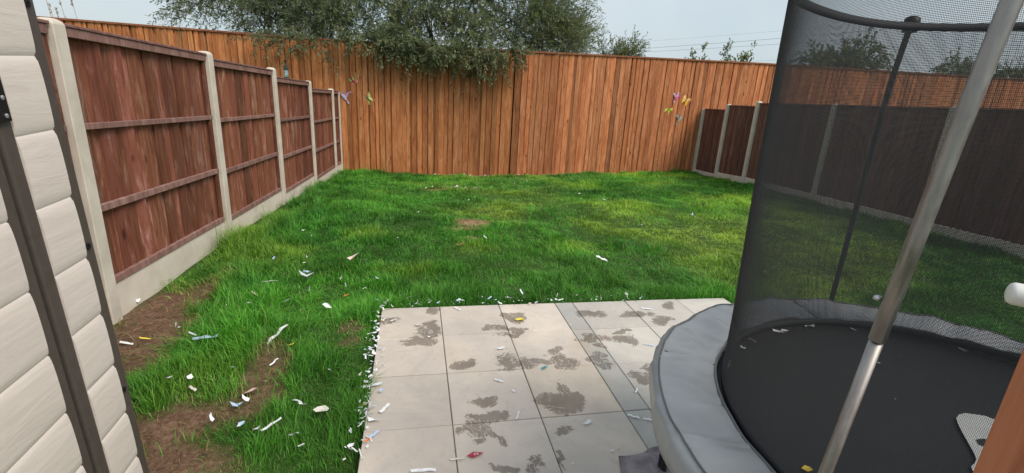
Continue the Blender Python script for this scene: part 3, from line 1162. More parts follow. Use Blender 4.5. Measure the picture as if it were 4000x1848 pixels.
    for z in rings:
        zz = z + .0012 * np.sin(7 * th + z * 9)
        rr = net_r(th, zz)
        ix = []
        for (dr, dz) in offs:
            V.append(np.stack([(rr + dr) * np.cos(th), (rr + dr) * np.sin(th), zz + dz], -1))
            ix.append(cnt + np.arange(nseg))
            cnt += nseg
        for s in range(3):
            a, b = ix[s], ix[(s + 1) % 3]
            Q.append(np.stack([a, np.roll(a, -1), np.roll(b, -1), b], -1))
    nw = 2100
    zs = np.linspace(zlo, zhi, 12)
    r_w = .00025
    for w in range(nw):
        t_ = 2 * np.pi * w / nw
        rr = net_r(np.full(12, t_), zs)
        ix = []
        for s in range(3):
            ph = 2 * math.pi * s / 3
            tt = t_ + r_w * math.cos(ph) / .71
            V.append(np.stack([(rr + r_w * math.sin(ph)) * np.cos(tt), (rr + r_w * math.sin(ph)) * np.sin(tt), zs], -1))
            ix.append(cnt + np.arange(12))
            cnt += 12
        for s in range(3):
            a, b = ix[s], ix[(s + 1) % 3]
            Q.append(np.stack([a[:-1], a[1:], b[1:], b[:-1]], -1))
    net = link('safety_net', mesh_np('safety_net', np.concatenate(V), None, np.concatenate(Q)), M['net'], root)
    net['kind'] = 'stuff'
    # woven bands at the top of the net, and its overlapped entrance edge
    na = 180
    th = np.linspace(0, 2 * np.pi, na, endpoint=False)
    def band(name, z0, z1, par):
        V = []
        for z in (z0, z1):
            rr = net_r(th, np.full(na, z))
            for d in (-.0015, .0015):
                V.append(np.stack([(rr + d) * np.cos(th), (rr + d) * np.sin(th), np.full(na, z)], -1))
        i = np.arange(4 * na).reshape(4, na)
        j = np.roll(i, -1, 1)
        Q = [np.stack([i[a], j[a], j[b], i[b]], -1) for a, b in ((0, 2), (3, 1), (2, 3), (1, 0))]
        link(name, mesh_np(name, np.concatenate(V), None, np.concatenate(Q)), M['foam'], par)
    band('top_band', 1.872, 1.900, root)
    band('bottom_band', TZ - .012, TZ + .014, root)
    return root


tramp = build_trampoline()

# ------------------------------------------------------------------ things at the right edge and under the trampoline
def build_right_edge():
    # edge of the wooden post close to the camera
    p = CAM_POS + ray(3858, 1680) * .46
    ang = R(-38)
    m = MB().box(0, .10, -.10, 0, -.06, 1.383)
    o = m.build('wooden_post', M['post_wood'], None, (p.x, p.y, 0), bevel=.004)
    o.rotation_euler = (0, 0, ang)
    o.color = (1, 1, 1, 1)
    tag(o, 'red brown stained wooden post cut off by the right edge of the picture', 'post')
    # white plastic tube end sticking out from behind the post
    a = CAM_POS + ray(3932, 1142) * .50
    b = CAM_POS + ray(4330, 1238) * .465
    b.z = a.z
    d = (b - a)
    L = d.length
    r_ = .0118
    prof = [(.0001, 0), (r_ * .6, .0006), (r_ * .88, .002), (r_, .005), (r_, L)]
    me = MB().lathe(prof, 20).mesh('tube')
    q = d.to_track_quat('Z', 'Y').to_matrix().to_4x4()
    me.transform(q)
    o = link('plastic_tube', me, M['white_plastic'], None, a, smooth=True)
    tag(o, 'short white plastic tube end poking in at the right edge', 'tube')


build_right_edge()


def build_cloth():
    n = 34
    u = np.linspace(0, 1, n)
    U, Wv = np.meshgrid(u, u)
    # corners on the ground (world), a rumpled sheet lying under the legs
    c00, c10, c01, c11 = np.array((.725, -1.235)), np.array((1.15, -1.16)), np.array((.66, -1.60)), np.array((1.12, -1.62))
    P = (c00 * ((1 - U) * (1 - Wv))[..., None] + c10 * (U * (1 - Wv))[..., None] + c01 * ((1 - U) * Wv)[..., None] + c11 * (U * Wv)[..., None])
    x, y = P[..., 0] + (vnoise(U, Wv, 5, 21) - .5) * .03, P[..., 1] + (vnoise(U, Wv, 6, 22) - .5) * .03
    z = .010 + .035 * vnoise(x, y, 9, 23) ** 2 + .022 * vnoise(x, y, 22, 24) + .012 * np.abs(np.sin(18 * x + 9 * y + 3 * vnoise(x, y, 7, 25)))
    edge = np.minimum(np.minimum(U, 1 - U), np.minimum(Wv, 1 - Wv))
    z = z * np.clip(edge * 7 + .25, 0, 1) + .012 * np.exp(-(Wv / .05) ** 2)
    V = np.stack([x, y, z], -1).reshape(-1, 3)
    i = np.arange(n * n).reshape(n, n)
    Q = np.stack([i[:-1, :-1], i[1:, :-1], i[1:, 1:], i[:-1, 1:]], -1).reshape(-1, 4)
    o = link('ground_cloth', mesh_np('ground_cloth', V, None, Q), M['cloth'], smooth=True)
    sm = o.modifiers.new('thickness', 'SOLIDIFY')
    sm.thickness = .003
    tag(o, 'rumpled purple grey cloth lying under the trampoline leg', 'cloth')


build_cloth()

# ------------------------------------------------------------------ fence ornaments and the bottle
def flat_piece(name, pts, thick, mat, parent, M4):
    """a cut-out with thickness; pts in the local x (right), z (up) plane; faces -y"""
    n = len(pts)
    cx, cz = sum(p[0] for p in pts) / n, sum(p[1] for p in pts) / n
    vs = [(x, -thick * (1.0), z) for x, z in pts] + [(x, 0, z) for x, z in pts] + [(cx, -thick * 1.6, cz)]
    fs = [(i, (i + 1) % n, 2 * n) for i in range(n)] + [(i, i + n, (i + 1) % n + n, (i + 1) % n) for i in range(n)] + [tuple(range(n, 2 * n))]
    me = bpy.data.meshes.new(name)
    me.from_pydata(vs, [], fs)
    me.transform(M4)
    return link(name, me, mat, parent)


def spot_mat(name, cols):
    t = NT(name)
    p = t.pos()
    f = t.noise(p, 22.0, 2, .5, .8)
    st = [(.30 + .40 * i / max(1, len(cols) - 1), c) for i, c in enumerate(cols)]
    t.set(Base_Color=t.ramp(f, st), Roughness=.35)
    return t.m


def bez(pts):  # smooth closed outline through control points (Catmull-Rom)
    o = []
    n = len(pts)
    for i in range(n):
        p0, p1, p2, p3 = (Vector((*pts[(i + k - 1) % n], 0)) for k in range(4))
        for t in (0, .33, .66):
            o.append((0.5 * ((2 * p1) + (p2 - p0) * t + (2 * p0 - 5 * p1 + 4 * p2 - p3) * t * t + (3 * p1 - p0 - 3 * p2 + p3) * t ** 3)).to_2d())
    return [(v.x, v.y) for v in o]


def butterfly(px, py, size, rot, cup, clow, label):
    p = plane_at(px, py, bf_n, BF_Y)
    root = empty('butterfly_ornament', (p.x, p.y - .058, p.z), 0.0)
    tag(root, label, 'ornament', 'butterfly and hummingbird ornaments on the tall fence')
    up = bez([(0, .01), (.10, .20), (.34, .38), (.52, .36), (.50, .18), (.30, .02)])
    lo = bez([(0, -.02), (.24, -.02), (.40, -.10), (.36, -.28), (.24, -.42), (.12, -.30)])
    mu, ml = spot_mat('wing enamel', cup), spot_mat('hind wing enamel', clow)
    for sgn in (1, -1):
        for nm, o, mm in (('forewing', up, mu), ('hindwing', lo, ml)):
            pts = [(sgn * x * size, z * size) for x, z in o]
            if sgn < 0: pts = pts[::-1]
            M4 = Matrix.Rotation(rot, 4, 'Y') @ Matrix.Rotation(sgn * .30, 4, 'Z')
            flat_piece(nm, pts, .006, mm, root, M4)
    b = MB().tube([(0, -.012, -.20 * size), (0, -.014, 0), (0, -.014, .14 * size), (0, -.012, .20 * size)], [.004, .009, .008, .004], 8)
    me = b.mesh('body')
    me.transform(Matrix.Rotation(rot, 4, 'Y'))
    link('body', me, M['black_plastic'], root, smooth=True)
    for sgn in (1, -1):
        me = MB().tube([(0, -.012, .19 * size), (sgn * .05 * size, -.016, .33 * size), (sgn * .10 * size, -.016, .42 * size)], .0018, 5).mesh('antenna')
        me.transform(Matrix.Rotation(rot, 4, 'Y'))
        link('antenna', me, M['black_plastic'], root)


def hummingbird(px, py, size, flip, cb, cw, label):
    p = plane_at(px, py, bf_n, BF_Y)
    root = empty('hummingbird_ornament', (p.x, p.y - .058, p.z), 0.0)
    tag(root, label, 'ornament', 'butterfly and hummingbird ornaments on the tall fence')
    s = size
    T4 = Matrix.Scale(-1, 4, (1, 0, 0)) if flip else Matrix.Identity(4)
    mb, mw = spot_mat('bird enamel', cb), spot_mat('bird wing enamel', cw)
    flat_piece('body', [(x * s, z * s) for x, z in bez([(-.36, .16), (-.22, .20), (-.05, .08), (.10, -.16), (.06, -.28), (-.10, -.20), (-.28, .02)])], .010, mb, root, T4)
    flat_piece('tail', [(x * s, z * s) for x, z in bez([(.02, -.20), (.12, -.22), (.26, -.52), (.16, -.56), (.06, -.42)])], .006, mw, root, T4)
    flat_piece('wing', [(x * s, z * s) for x, z in bez([(-.10, .06), (.04, -.04), (.32, .22), (.48, .44), (.30, .42), (.04, .26)])], .006, mw, root, T4 @ Matrix.Rotation(.25, 4, 'Z'))
    flat_piece('wing', [(x * s, z * s) for x, z in bez([(-.20, .12), (-.08, .10), (-.10, .40), (-.22, .52), (-.28, .34)])], .006, mw, root, T4 @ Matrix.Rotation(-.25, 4, 'Z'))
    me = MB().tube([(-.34 * s, -.006, .17 * s), (-.56 * s, -.006, .22 * s)], [.004, .0015], 6).mesh('beak')
    me.transform(T4)
    link('beak', me, M['black_plastic'], root)


butterfly(1380, 315, .31, R(-33), [(.75, .55, .03), (.62, .68, .08), (.03, .22, .20), (.75, .62, .05)], [(.55, .03, .02), (.65, .08, .03), (.55, .62, .70)],
          'rainbow metal butterfly high on the left of the tall fence')
butterfly(1440, 385, .29, R(-38), [(.45, .60, .06), (.05, .25, .25), (.75, .68, .08), (.05, .30, .40)], [(.04, .25, .30), (.60, .65, .08), (.65, .6, .55)],
          'green and yellow butterfly on the left of the tall fence')
hummingbird(1352, 378, .28, False, [(.45, .30, .50), (.50, .55, .75), (.55, .10, .08)], [(.55, .45, .60), (.35, .20, .35), (.60, .20, .10)],
            'lilac hummingbird ornament beside the corner post')
butterfly(2674, 392, .31, R(28), [(.80, .72, .50), (.85, .42, .05), (.80, .70, .45)], [(.85, .35, .03), (.80, .45, .05)],
          'orange and cream butterfly on the right of the tall fence')
butterfly(2606, 428, .29, R(32), [(.80, .70, .05), (.30, .50, .06), (.75, .65, .08)], [(.05, .35, .12), (.70, .66, .06), (.08, .40, .15)],
          'yellow and green butterfly, lowest butterfly on the right of the tall fence')
hummingbird(2637, 380, .26, True, [(.60, .05, .22), (.75, .12, .32), (.65, .35, .40)], [(.70, .20, .35), (.55, .50, .60), (.45, .05, .15)],
            'pink hummingbird ornament on the right of the tall fence')
hummingbird(2647, 465, .28, True, [(.55, .50, .20), (.30, .28, .22), (.50, .40, .35)], [(.35, .30, .28), (.22, .20, .18), (.45, .42, .40)],
            'dull grey hummingbird ornament, lowest on the right of the tall fence')


def build_bottle():
    p = lpt(4.50, -.05, 0)
    z = 1.593 + (1.547 - 1.593) * (4.50 - 3.86) / 1.812 + .010
    t = NT('dark green bottle glass')
    t.set(Base_Color=t.mix(t.rng(t.noise(t.pos(), 9.0), .3, .7), (.010, .022, .016), (.018, .036, .024)), Roughness=.08)
    root = empty('bottle', (p.x, p.y, z))
    tag(root, 'dark green bottle with a teal label standing on the left fence', 'bottle')
    H = 1.0
    prof = [(.030, 0), (.0315, .006), (.0315, .135), (.030, .150), (.021, .178), (.0145, .200), (.013, .238), (.0150, .240), (.0150, .250), (.0125, .252)]
    MB().lathe(prof, 20).build('glass_body', t.m, root, smooth=True)
    lm = NT('bottle label')
    pp = lm.pos()
    lm.set(Base_Color=lm.ramp(lm.noise(lm.vmath('MULTIPLY', pp, (1, 1, 2.2)), 30.0, 2), [(.40, (.02, .10, .12)), (.52, (.45, .52, .50)), (.60, (.03, .14, .16)), (.7, (.4, .42, .38))]), Roughness=.5)
    MB().lathe([(.0322, .022), (.0323, .024), (.0323, .108), (.0322, .110)], 20).build('paper_label', lm.m, root, smooth=True)
    MB().lathe([(.0153, .236), (.0158, .240), (.0155, .254), (.0001, .255)], 16).build('bottle_cap', M['black_plastic'], root, smooth=True)


build_bottle()

# ------------------------------------------------------------------ trees behind the fence
def twig_leaves(starts, dirs, lengths, nleaf, leaf_l, leaf_w, droop, cols, seed, twig_r=.0025):
    """leafy twigs: numpy arrays of start points, directions, lengths -> leaf mesh data and twig mesh data"""
    g = np.random.default_rng(seed)
    n = len(starts)
    t = (np.arange(nleaf) + .6) / nleaf
    d = dirs / np.linalg.norm(dirs, axis=1, keepdims=True)
    S = starts[:, None, :] + d[:, None, :] * (lengths[:, None] * t[None])[..., None]
    S[..., 2] -= (droop[:, None] * (t[None] ** 2) * lengths[:, None])
    tang = d[:, None, :] * np.ones((1, nleaf, 1))
    tang = tang.copy()
    tang[..., 2] -= 2 * droop[:, None] * t[None]
    tang /= np.linalg.norm(tang, axis=2, keepdims=True)
    rv = g.normal(size=(n, nleaf, 3))
    side = np.cross(tang, rv)
    side /= np.linalg.norm(side, axis=2, keepdims=True) + 1e-9
    ax = tang * .75 + side * .75
    ax /= np.linalg.norm(ax, axis=2, keepdims=True)
    wv = np.cross(ax, g.normal(size=(n, nleaf, 3)))
    wv /= np.linalg.norm(wv, axis=2, keepdims=True) + 1e-9
    ll = leaf_l * g.uniform(.6, 1.25, (n, nleaf, 1))
    lw = leaf_w * g.uniform(.7, 1.2, (n, nleaf, 1))
    B = S.reshape(-1, 3)
    ax, wv, ll, lw = ax.reshape(-1, 3), wv.reshape(-1, 3), ll.reshape(-1, 1), lw.reshape(-1, 1)
    N = len(B)
    nrm = np.cross(ax, wv)
    V = np.empty((N, 4, 3))
    V[:, 0] = B
    V[:, 1] = B + ax * ll * .45 + wv * lw * .5 + nrm * ll * .05
    V[:, 2] = B + ax * ll
    V[:, 3] = B + ax * ll * .45 - wv * lw * .5 + nrm * ll * .05
    i = np.arange(N)[:, None] * 4
    Q = i + np.array([[0, 1, 2, 3]])
    ci = g.integers(0, len(cols), n)
    base = np.asarray(cols)[ci]
    k = g.uniform(.75, 1.3, (n, nleaf, 1))
    cc = (base[:, None, :] * k).reshape(-1, 3)
    cc = np.repeat(cc, 4, axis=0)
    # twigs: 3-sided, 3 rings
    tt = np.array([0, .5, 1.0])
    P = starts[:, None, :] + d[:, None, :] * (lengths[:, None] * tt[None])[..., None]
    P[..., 2] -= (droop[:, None] * (tt[None] ** 2) * lengths[:, None])
    a = np.cross(d, np.array([.3, .5, .81]))
    a /= np.linalg.norm(a, axis=1, keepdims=True) + 1e-9
    b = np.cross(d, a)
    TV = np.empty((n, 3, 3, 3))
    for r_ in range(3):
        rad = twig_r * (1.2, .8, .3)[r_]
        for s in range(3):
            ph = 2 * math.pi * s / 3
            TV[:, r_, s] = P[:, r_] + (a * math.cos(ph) + b * math.sin(ph)) * rad
    bi = np.arange(n)[:, None] * 9
    TQ = np.concatenate([bi + np.array([[r_ * 3 + s, r_ * 3 + (s + 1) % 3, r_ * 3 + 3 + (s + 1) % 3, r_ * 3 + 3 + s]]) for r_ in (0, 1) for s in range(3)])
    return V.reshape(-1, 3), Q, cc, TV.reshape(-1, 3), TQ


def tree(name, label, base, trunk_h, blobs, cols, seed, leaf=(.085, .018), nleaf=22, extra=None, trunk_r=.14, group='trees behind the tall fence', cat='tree', twig_len=(.35, .8), bias=(0, 0, .1), droopr=(.15, .7)):
    """blobs: (cx, cy, cz, rx, ry, rz, ntwigs)"""
    g = np.random.default_rng(seed)
    root = empty(name, base)
    tag(root, label, cat, group)
    off = np.array(base)
    S, D = [], []
    limbs = MB()
    top = Vector((0, 0, trunk_h))
    limbs.tube([(0, 0, -.15), (.03, .02, trunk_h * .4), (.0, .0, trunk_h)], [trunk_r * 1.25, trunk_r, trunk_r * .75], 10)
    for (cx, cy, cz, rx, ry, rz, nt) in blobs:
        c = np.array((cx, cy, cz))
        nsub = max(4, nt // 45)
        # sub-clumps so that light and dark masses form
        u = g.normal(size=(nsub, 3))
        u /= np.linalg.norm(u, axis=1, keepdims=True)
        sc = c + u * np.array((rx, ry, rz)) * (g.random((nsub, 1)) ** .45) * .88
        for q in sc[::2]:
            e = Vector(q - off)
            m_ = top.lerp(e, .5) + Vector((g.normal() * .15, g.normal() * .15, .25))
            limbs.tube([top + Vector((g.normal() * .25, g.normal() * .15, -.3)), m_, e], [trunk_r * .16, trunk_r * .10, trunk_r * .04], 5, caps=False)
        k = g.integers(0, nsub, nt)
        cr = .30 * (rx * ry * rz) ** (1 / 3) + .12
        v = g.normal(size=(nt, 3))
        v /= np.linalg.norm(v, axis=1, keepdims=True)
        st = sc[k] + v * cr * (g.random((nt, 1)) ** .6)
        dr = v * .7 + (st - c) / np.array((rx, ry, rz)) * .5 + g.normal(size=(nt, 3)) * .25 + np.array(bias)
        S.append(st); D.append(dr)
    n_main = sum(len(q_) for q_ in S)
    if extra is not None:
        for (st, dr) in extra:
            S.append(np.asarray(st)[None]); D.append(np.asarray(dr)[None])
    S, D = np.concatenate(S), np.concatenate(D)
    is_x = np.arange(len(S)) >= n_main
    ok = ~((S[:, 2] < 2.42) & (np.abs(S[:, 1] - 9.0) < .16) & (S[:, 0] > -9))
    S, D, is_x = S[ok], D[ok], is_x[ok]
    Ls = g.uniform(*twig_len, len(S)) * np.where(is_x & (twig_len[1] > .3), .55, 1.0)
    dp = g.uniform(*droopr, len(S))
    V, Q, cc, TV, TQ = twig_leaves(S - off, D, Ls, nleaf, leaf[0], leaf[1], dp, cols, seed + 1)
    me = mesh_np('crown', V, None, Q)
    point_colour(me, 'tint', cc)
    link('crown', me, M['leaf'], root)
    tr = link('trunk', limbs.mesh('trunk'), M['bark'], root, smooth=True)
    link('twigs', mesh_np('twigs', TV, None, TQ), M['bark'], root)['kind'] = 'stuff'
    return root


DARK = [(.145, .180, .090), (.185, .220, .112), (.230, .265, .135), (.110, .145, .075), (.29, .32, .17)]
PALE = [(.165, .205, .112), (.205, .24, .135), (.135, .18, .098), (.235, .26, .15)]
YELL = [(.17, .21, .06), (.22, .25, .08), (.13, .17, .055), (.20, .17, .07)]
# sprays that hang over the fence on the garden side
hang, hang_l = [], []
hg = np.random.default_rng(3)
for (px, py, sx, sy, n, who) in [(1020, 150, 34, 14, 12, 1), (1060, 165, 24, 14, 8, 1), (1130, 165, 30, 12, 12, 1), (1150, 185, 16, 10, 5, 1), (1215, 150, 40, 10, 10, 1), (1265, 190, 16, 14, 6, 1), (1295, 222, 5, 6, 3, 1),
                                 (1500, 165, 34, 14, 40, 0), (1560, 180, 40, 16, 60, 0), (1640, 190, 36, 16, 60, 0), (1695, 205, 26, 16, 40, 0), (1740, 205, 30, 14, 36, 0), (1625, 225, 20, 10, 12, 0),
                                 (1800, 200, 30, 14, 30, 0), (1848, 235, 14, 22, 18, 0), (1852, 280, 6, 12, 7, 0), (1885, 215, 24, 14, 24, 0), (1930, 215, 22, 18, 22, 0), (1945, 262, 8, 14, 7, 0), (2000, 195, 26, 12, 20, 0), (2040, 215, 16, 20, 12, 0),
                                 (1770, 240, 8, 14, 6, 0), (1430, 150, 30, 8, 22, 0), (1350, 145, 40, 8, 18, 0)]:
    for _ in range(n):
        p = plane_at(px + hg.normal() * sx * .7, py + hg.normal() * sy * .7 - 6, (0, 1, 0), 8.66 + hg.uniform(-.14, .14))
        (hang if who == 0 else hang_l).append(((p.x, p.y, p.z), (hg.normal() * .6, -.1 + hg.normal() * .3, -.15 + hg.normal() * .5)))
tree('willow_tree', 'large dark green willow hanging over the middle of the tall fence', (.6, 10.9, -.4), 2.2,
     [(.5, 10.0, 3.5, 1.9, .7, 1.2, 520), (-1.3, 10.0, 3.5, 1.7, .7, 1.2, 380), (2.0, 10.0, 3.5, 1.6, .7, 1.15, 360), (.4, 10.4, 5.4, 3.2, 1.6, 1.5, 300), (.3, 9.3, 2.85, 2.4, .25, .32, 460)],
     DARK + DARK + PALE[:2], 101, leaf=(.100, .028), nleaf=20, extra=hang, trunk_r=.2)
tree('willow_tree', 'grey green willow on the left, trailing leaves over the left of the tall fence', (-3.4, 11.0, -.4), 2.0,
     [(-3.2, 10.1, 3.3, 1.4, .7, 1.0, 620), (-4.7, 10.1, 3.1, .95, .6, .65, 260), (-2.3, 10.0, 3.6, 1.3, .8, 1.1, 420), (-3.2, 10.4, 5.0, 2.0, 1.2, 1.0, 320), (-2.6, 9.4, 2.8, 1.5, .2, .25, 260)],
     PALE + DARK[:3], 202, leaf=(.098, .025), nleaf=19, trunk_r=.15, bias=(-.25, 0, .2), extra=hang_l)
tree('willow_tree', 'loose pale green willow at the right end of the tree row', (3.6, 11.0, -.4), 2.0,
     [(2.9, 10.1, 3.3, 1.0, .8, 1.0, 620), (3.8, 10.2, 3.05, .8, .7, .65, 420), (3.2, 10.4, 4.4, 1.2, 1.0, .9, 300), (3.2, 9.5, 2.75, 1.0, .25, .22, 150)],
     PALE + YELL[:2], 303, leaf=(.085, .021), nleaf=18, trunk_r=.11, bias=(.55, 0, .45), droopr=(0, .35), twig_len=(.4, .9))
tree('shrub', 'small twiggy shrub topping the fence right of the willows', (5.2, 10.1, -.3), 2.2,
     [(5.2, 9.9, 2.72, .50, .4, .36, 120), (4.75, 9.9, 2.70, .4, .35, .33, 100), (5.0, 9.8, 2.58, .5, .3, .12, 90)],
     PALE + YELL, 404, leaf=(.065, .024), nleaf=13, trunk_r=.05, bias=(.1, 0, .5), cat='shrub', droopr=(0, .25), twig_len=(.2, .5))
for i, (px, py, spread, n, lab) in enumerate([(2715, 192, 30, 22, 'thin sapling tip left of the others above the fence'), (2752, 172, 12, 14, 'sapling with two bare looking shoots above the fence'),
                                     (2842, 168, 22, 40, 'leafy dark sapling tip above the fence, near the net'), (2944, 162, 12, 16, 'single leaning yellowish shoot beside the net'), (2905, 212, 36, 60, 'low yellow green sapling above the fence, next to the net')]):
    tp = plane_at(px, py, (0, 1, 0), 9.5)
    ex = []
    g_ = np.random.default_rng(40 + i)
    lean = -.25 if i == 3 else 0.0
    for _ in range(n):
        f_ = g_.random() ** 1.1
        z_ = 2.5 + (tp.z - .06 - 2.5) * f_
        ex.append(((tp.x + lean * (1 - f_) + g_.normal() * spread / 1865 * 12 * (1.1 - f_), 9.5 + g_.normal() * .08, z_), (g_.normal() * .45 + .1, g_.normal() * .3, .9)))
    tree('sapling', lab, (tp.x + lean, 9.55, -.3), 2.6, [(tp.x + lean, 9.5, 2.5, .15, .12, .1, 8)], (YELL if i >= 3 else DARK + PALE), 500 + i, leaf=(.075, .040), nleaf=5, extra=ex, trunk_r=.02,
         bias=(0, 0, .6), cat='sapling', group='saplings above the tall fence', droopr=(0, .2), twig_len=(.08, .18))
tree('bushy_tree', 'green bushy tree beyond the fence, seen through the net', (14.0, 11.9, -.3), 2.0,
     [(13.4, 11.5, 2.95, 1.3, .7, .55, 380), (14.3, 11.5, 3.25, .45, .4, .85, 150), (12.6, 11.5, 2.8, .7, .5, .4, 130)], YELL[:3] + PALE, 606, leaf=(.13, .05), nleaf=14, trunk_r=.1)
tree('bushy_tree', 'dark bush beyond the fence at the far right, behind the steel pole', (19.3, 12.4, -.3), 2.0,
     [(19.4, 12.0, 2.9, 1.6, .8, .45, 380), (21.5, 12.0, 2.95, 1.5, .8, .5, 300)], PALE + DARK[:2], 707, leaf=(.13, .05), nleaf=14, trunk_r=.1)

# dry seed stalks at the far left, rising behind the fence
for i, (px, py, lab) in enumerate([(168, -40, 'faint dry stalk, leftmost of the dead stalks by the shed'), (193, 20, 'dry seed stalk with a small head, second from the shed'), (220, 36, 'short dry stalk with a hooked head, third from the shed'),
                                   (229, -12, 'tall straight dry seed stalk above the left fence'), (277, -8, 'tall bent dry stalk, rightmost by the shed'), (256, 62, 'tiny dry stalk tip just over the fence capping')]):
    p = plane_at(px, py, (0, 1, 0), 9.4)
    foot = Vector((p.x + .2, 9.4, -.4))
    root = empty('dry_stalk', foot)
    tag(root, lab, 'dry stalk', 'dead stalks behind the fence at the left')
    e = p - foot
    pts = [Vector((0, 0, 0)), e * .35 + Vector((.04, 0, 0)), e * .7 + Vector((.03, .02, 0)), e]
    MB().tube(pts, [.009, .008, .006, .005], 6).build('stem', M['dry'], root, smooth=True)
    if i in (1, 2, 3, 4):
        hh = MB()
        for k in range(16):
            a = random.uniform(0, 6.28)
            t_ = random.uniform(-.15, .03)
            hh.tube([e + Vector((0, 0, t_)), e + Vector((math.cos(a) * .03, math.sin(a) * .03, t_ + random.uniform(.0, .05)))], [.008, .003], 4)
        hh.build('seed_head', M['dry'], root)

# overhead cables far beyond
for i, ((ax, ay), (bx_, by_), r_, lab) in enumerate([((3400, 120), (1900, 222), .016, 'upper of the two clear overhead cables above the fence'), ((3400, 148), (1900, 226), .014, 'lower of the two clear overhead cables above the fence'),
                                                     ((3400, 90), (1900, 196), .007, 'faint topmost overhead cable in the sky'), ((3500, 212), (2600, 240), .010, 'short stretch of cable just above the fence by the net'),
                                                     ((3500, 226), (2600, 252), .007, 'lowest cable, just clearing the fence by the net')]):
    A = CAM_POS + ray(ax, ay) * 38
    B = CAM_POS + ray(bx_, by_) * 70
    o = empty('overhead_cable', A)
    pts = [(A.lerp(B, t) - A) - Vector((0, 0, .25 * 4 * t * (1 - t))) for t in np.linspace(0, 1, 14)]
    bpy.data.objects.remove(o)
    o = MB().tube(pts, r_ * .7, 5).build('overhead_cable', M['black_plastic'], None, A)
    tag(o, lab, 'cable', 'overhead cables')

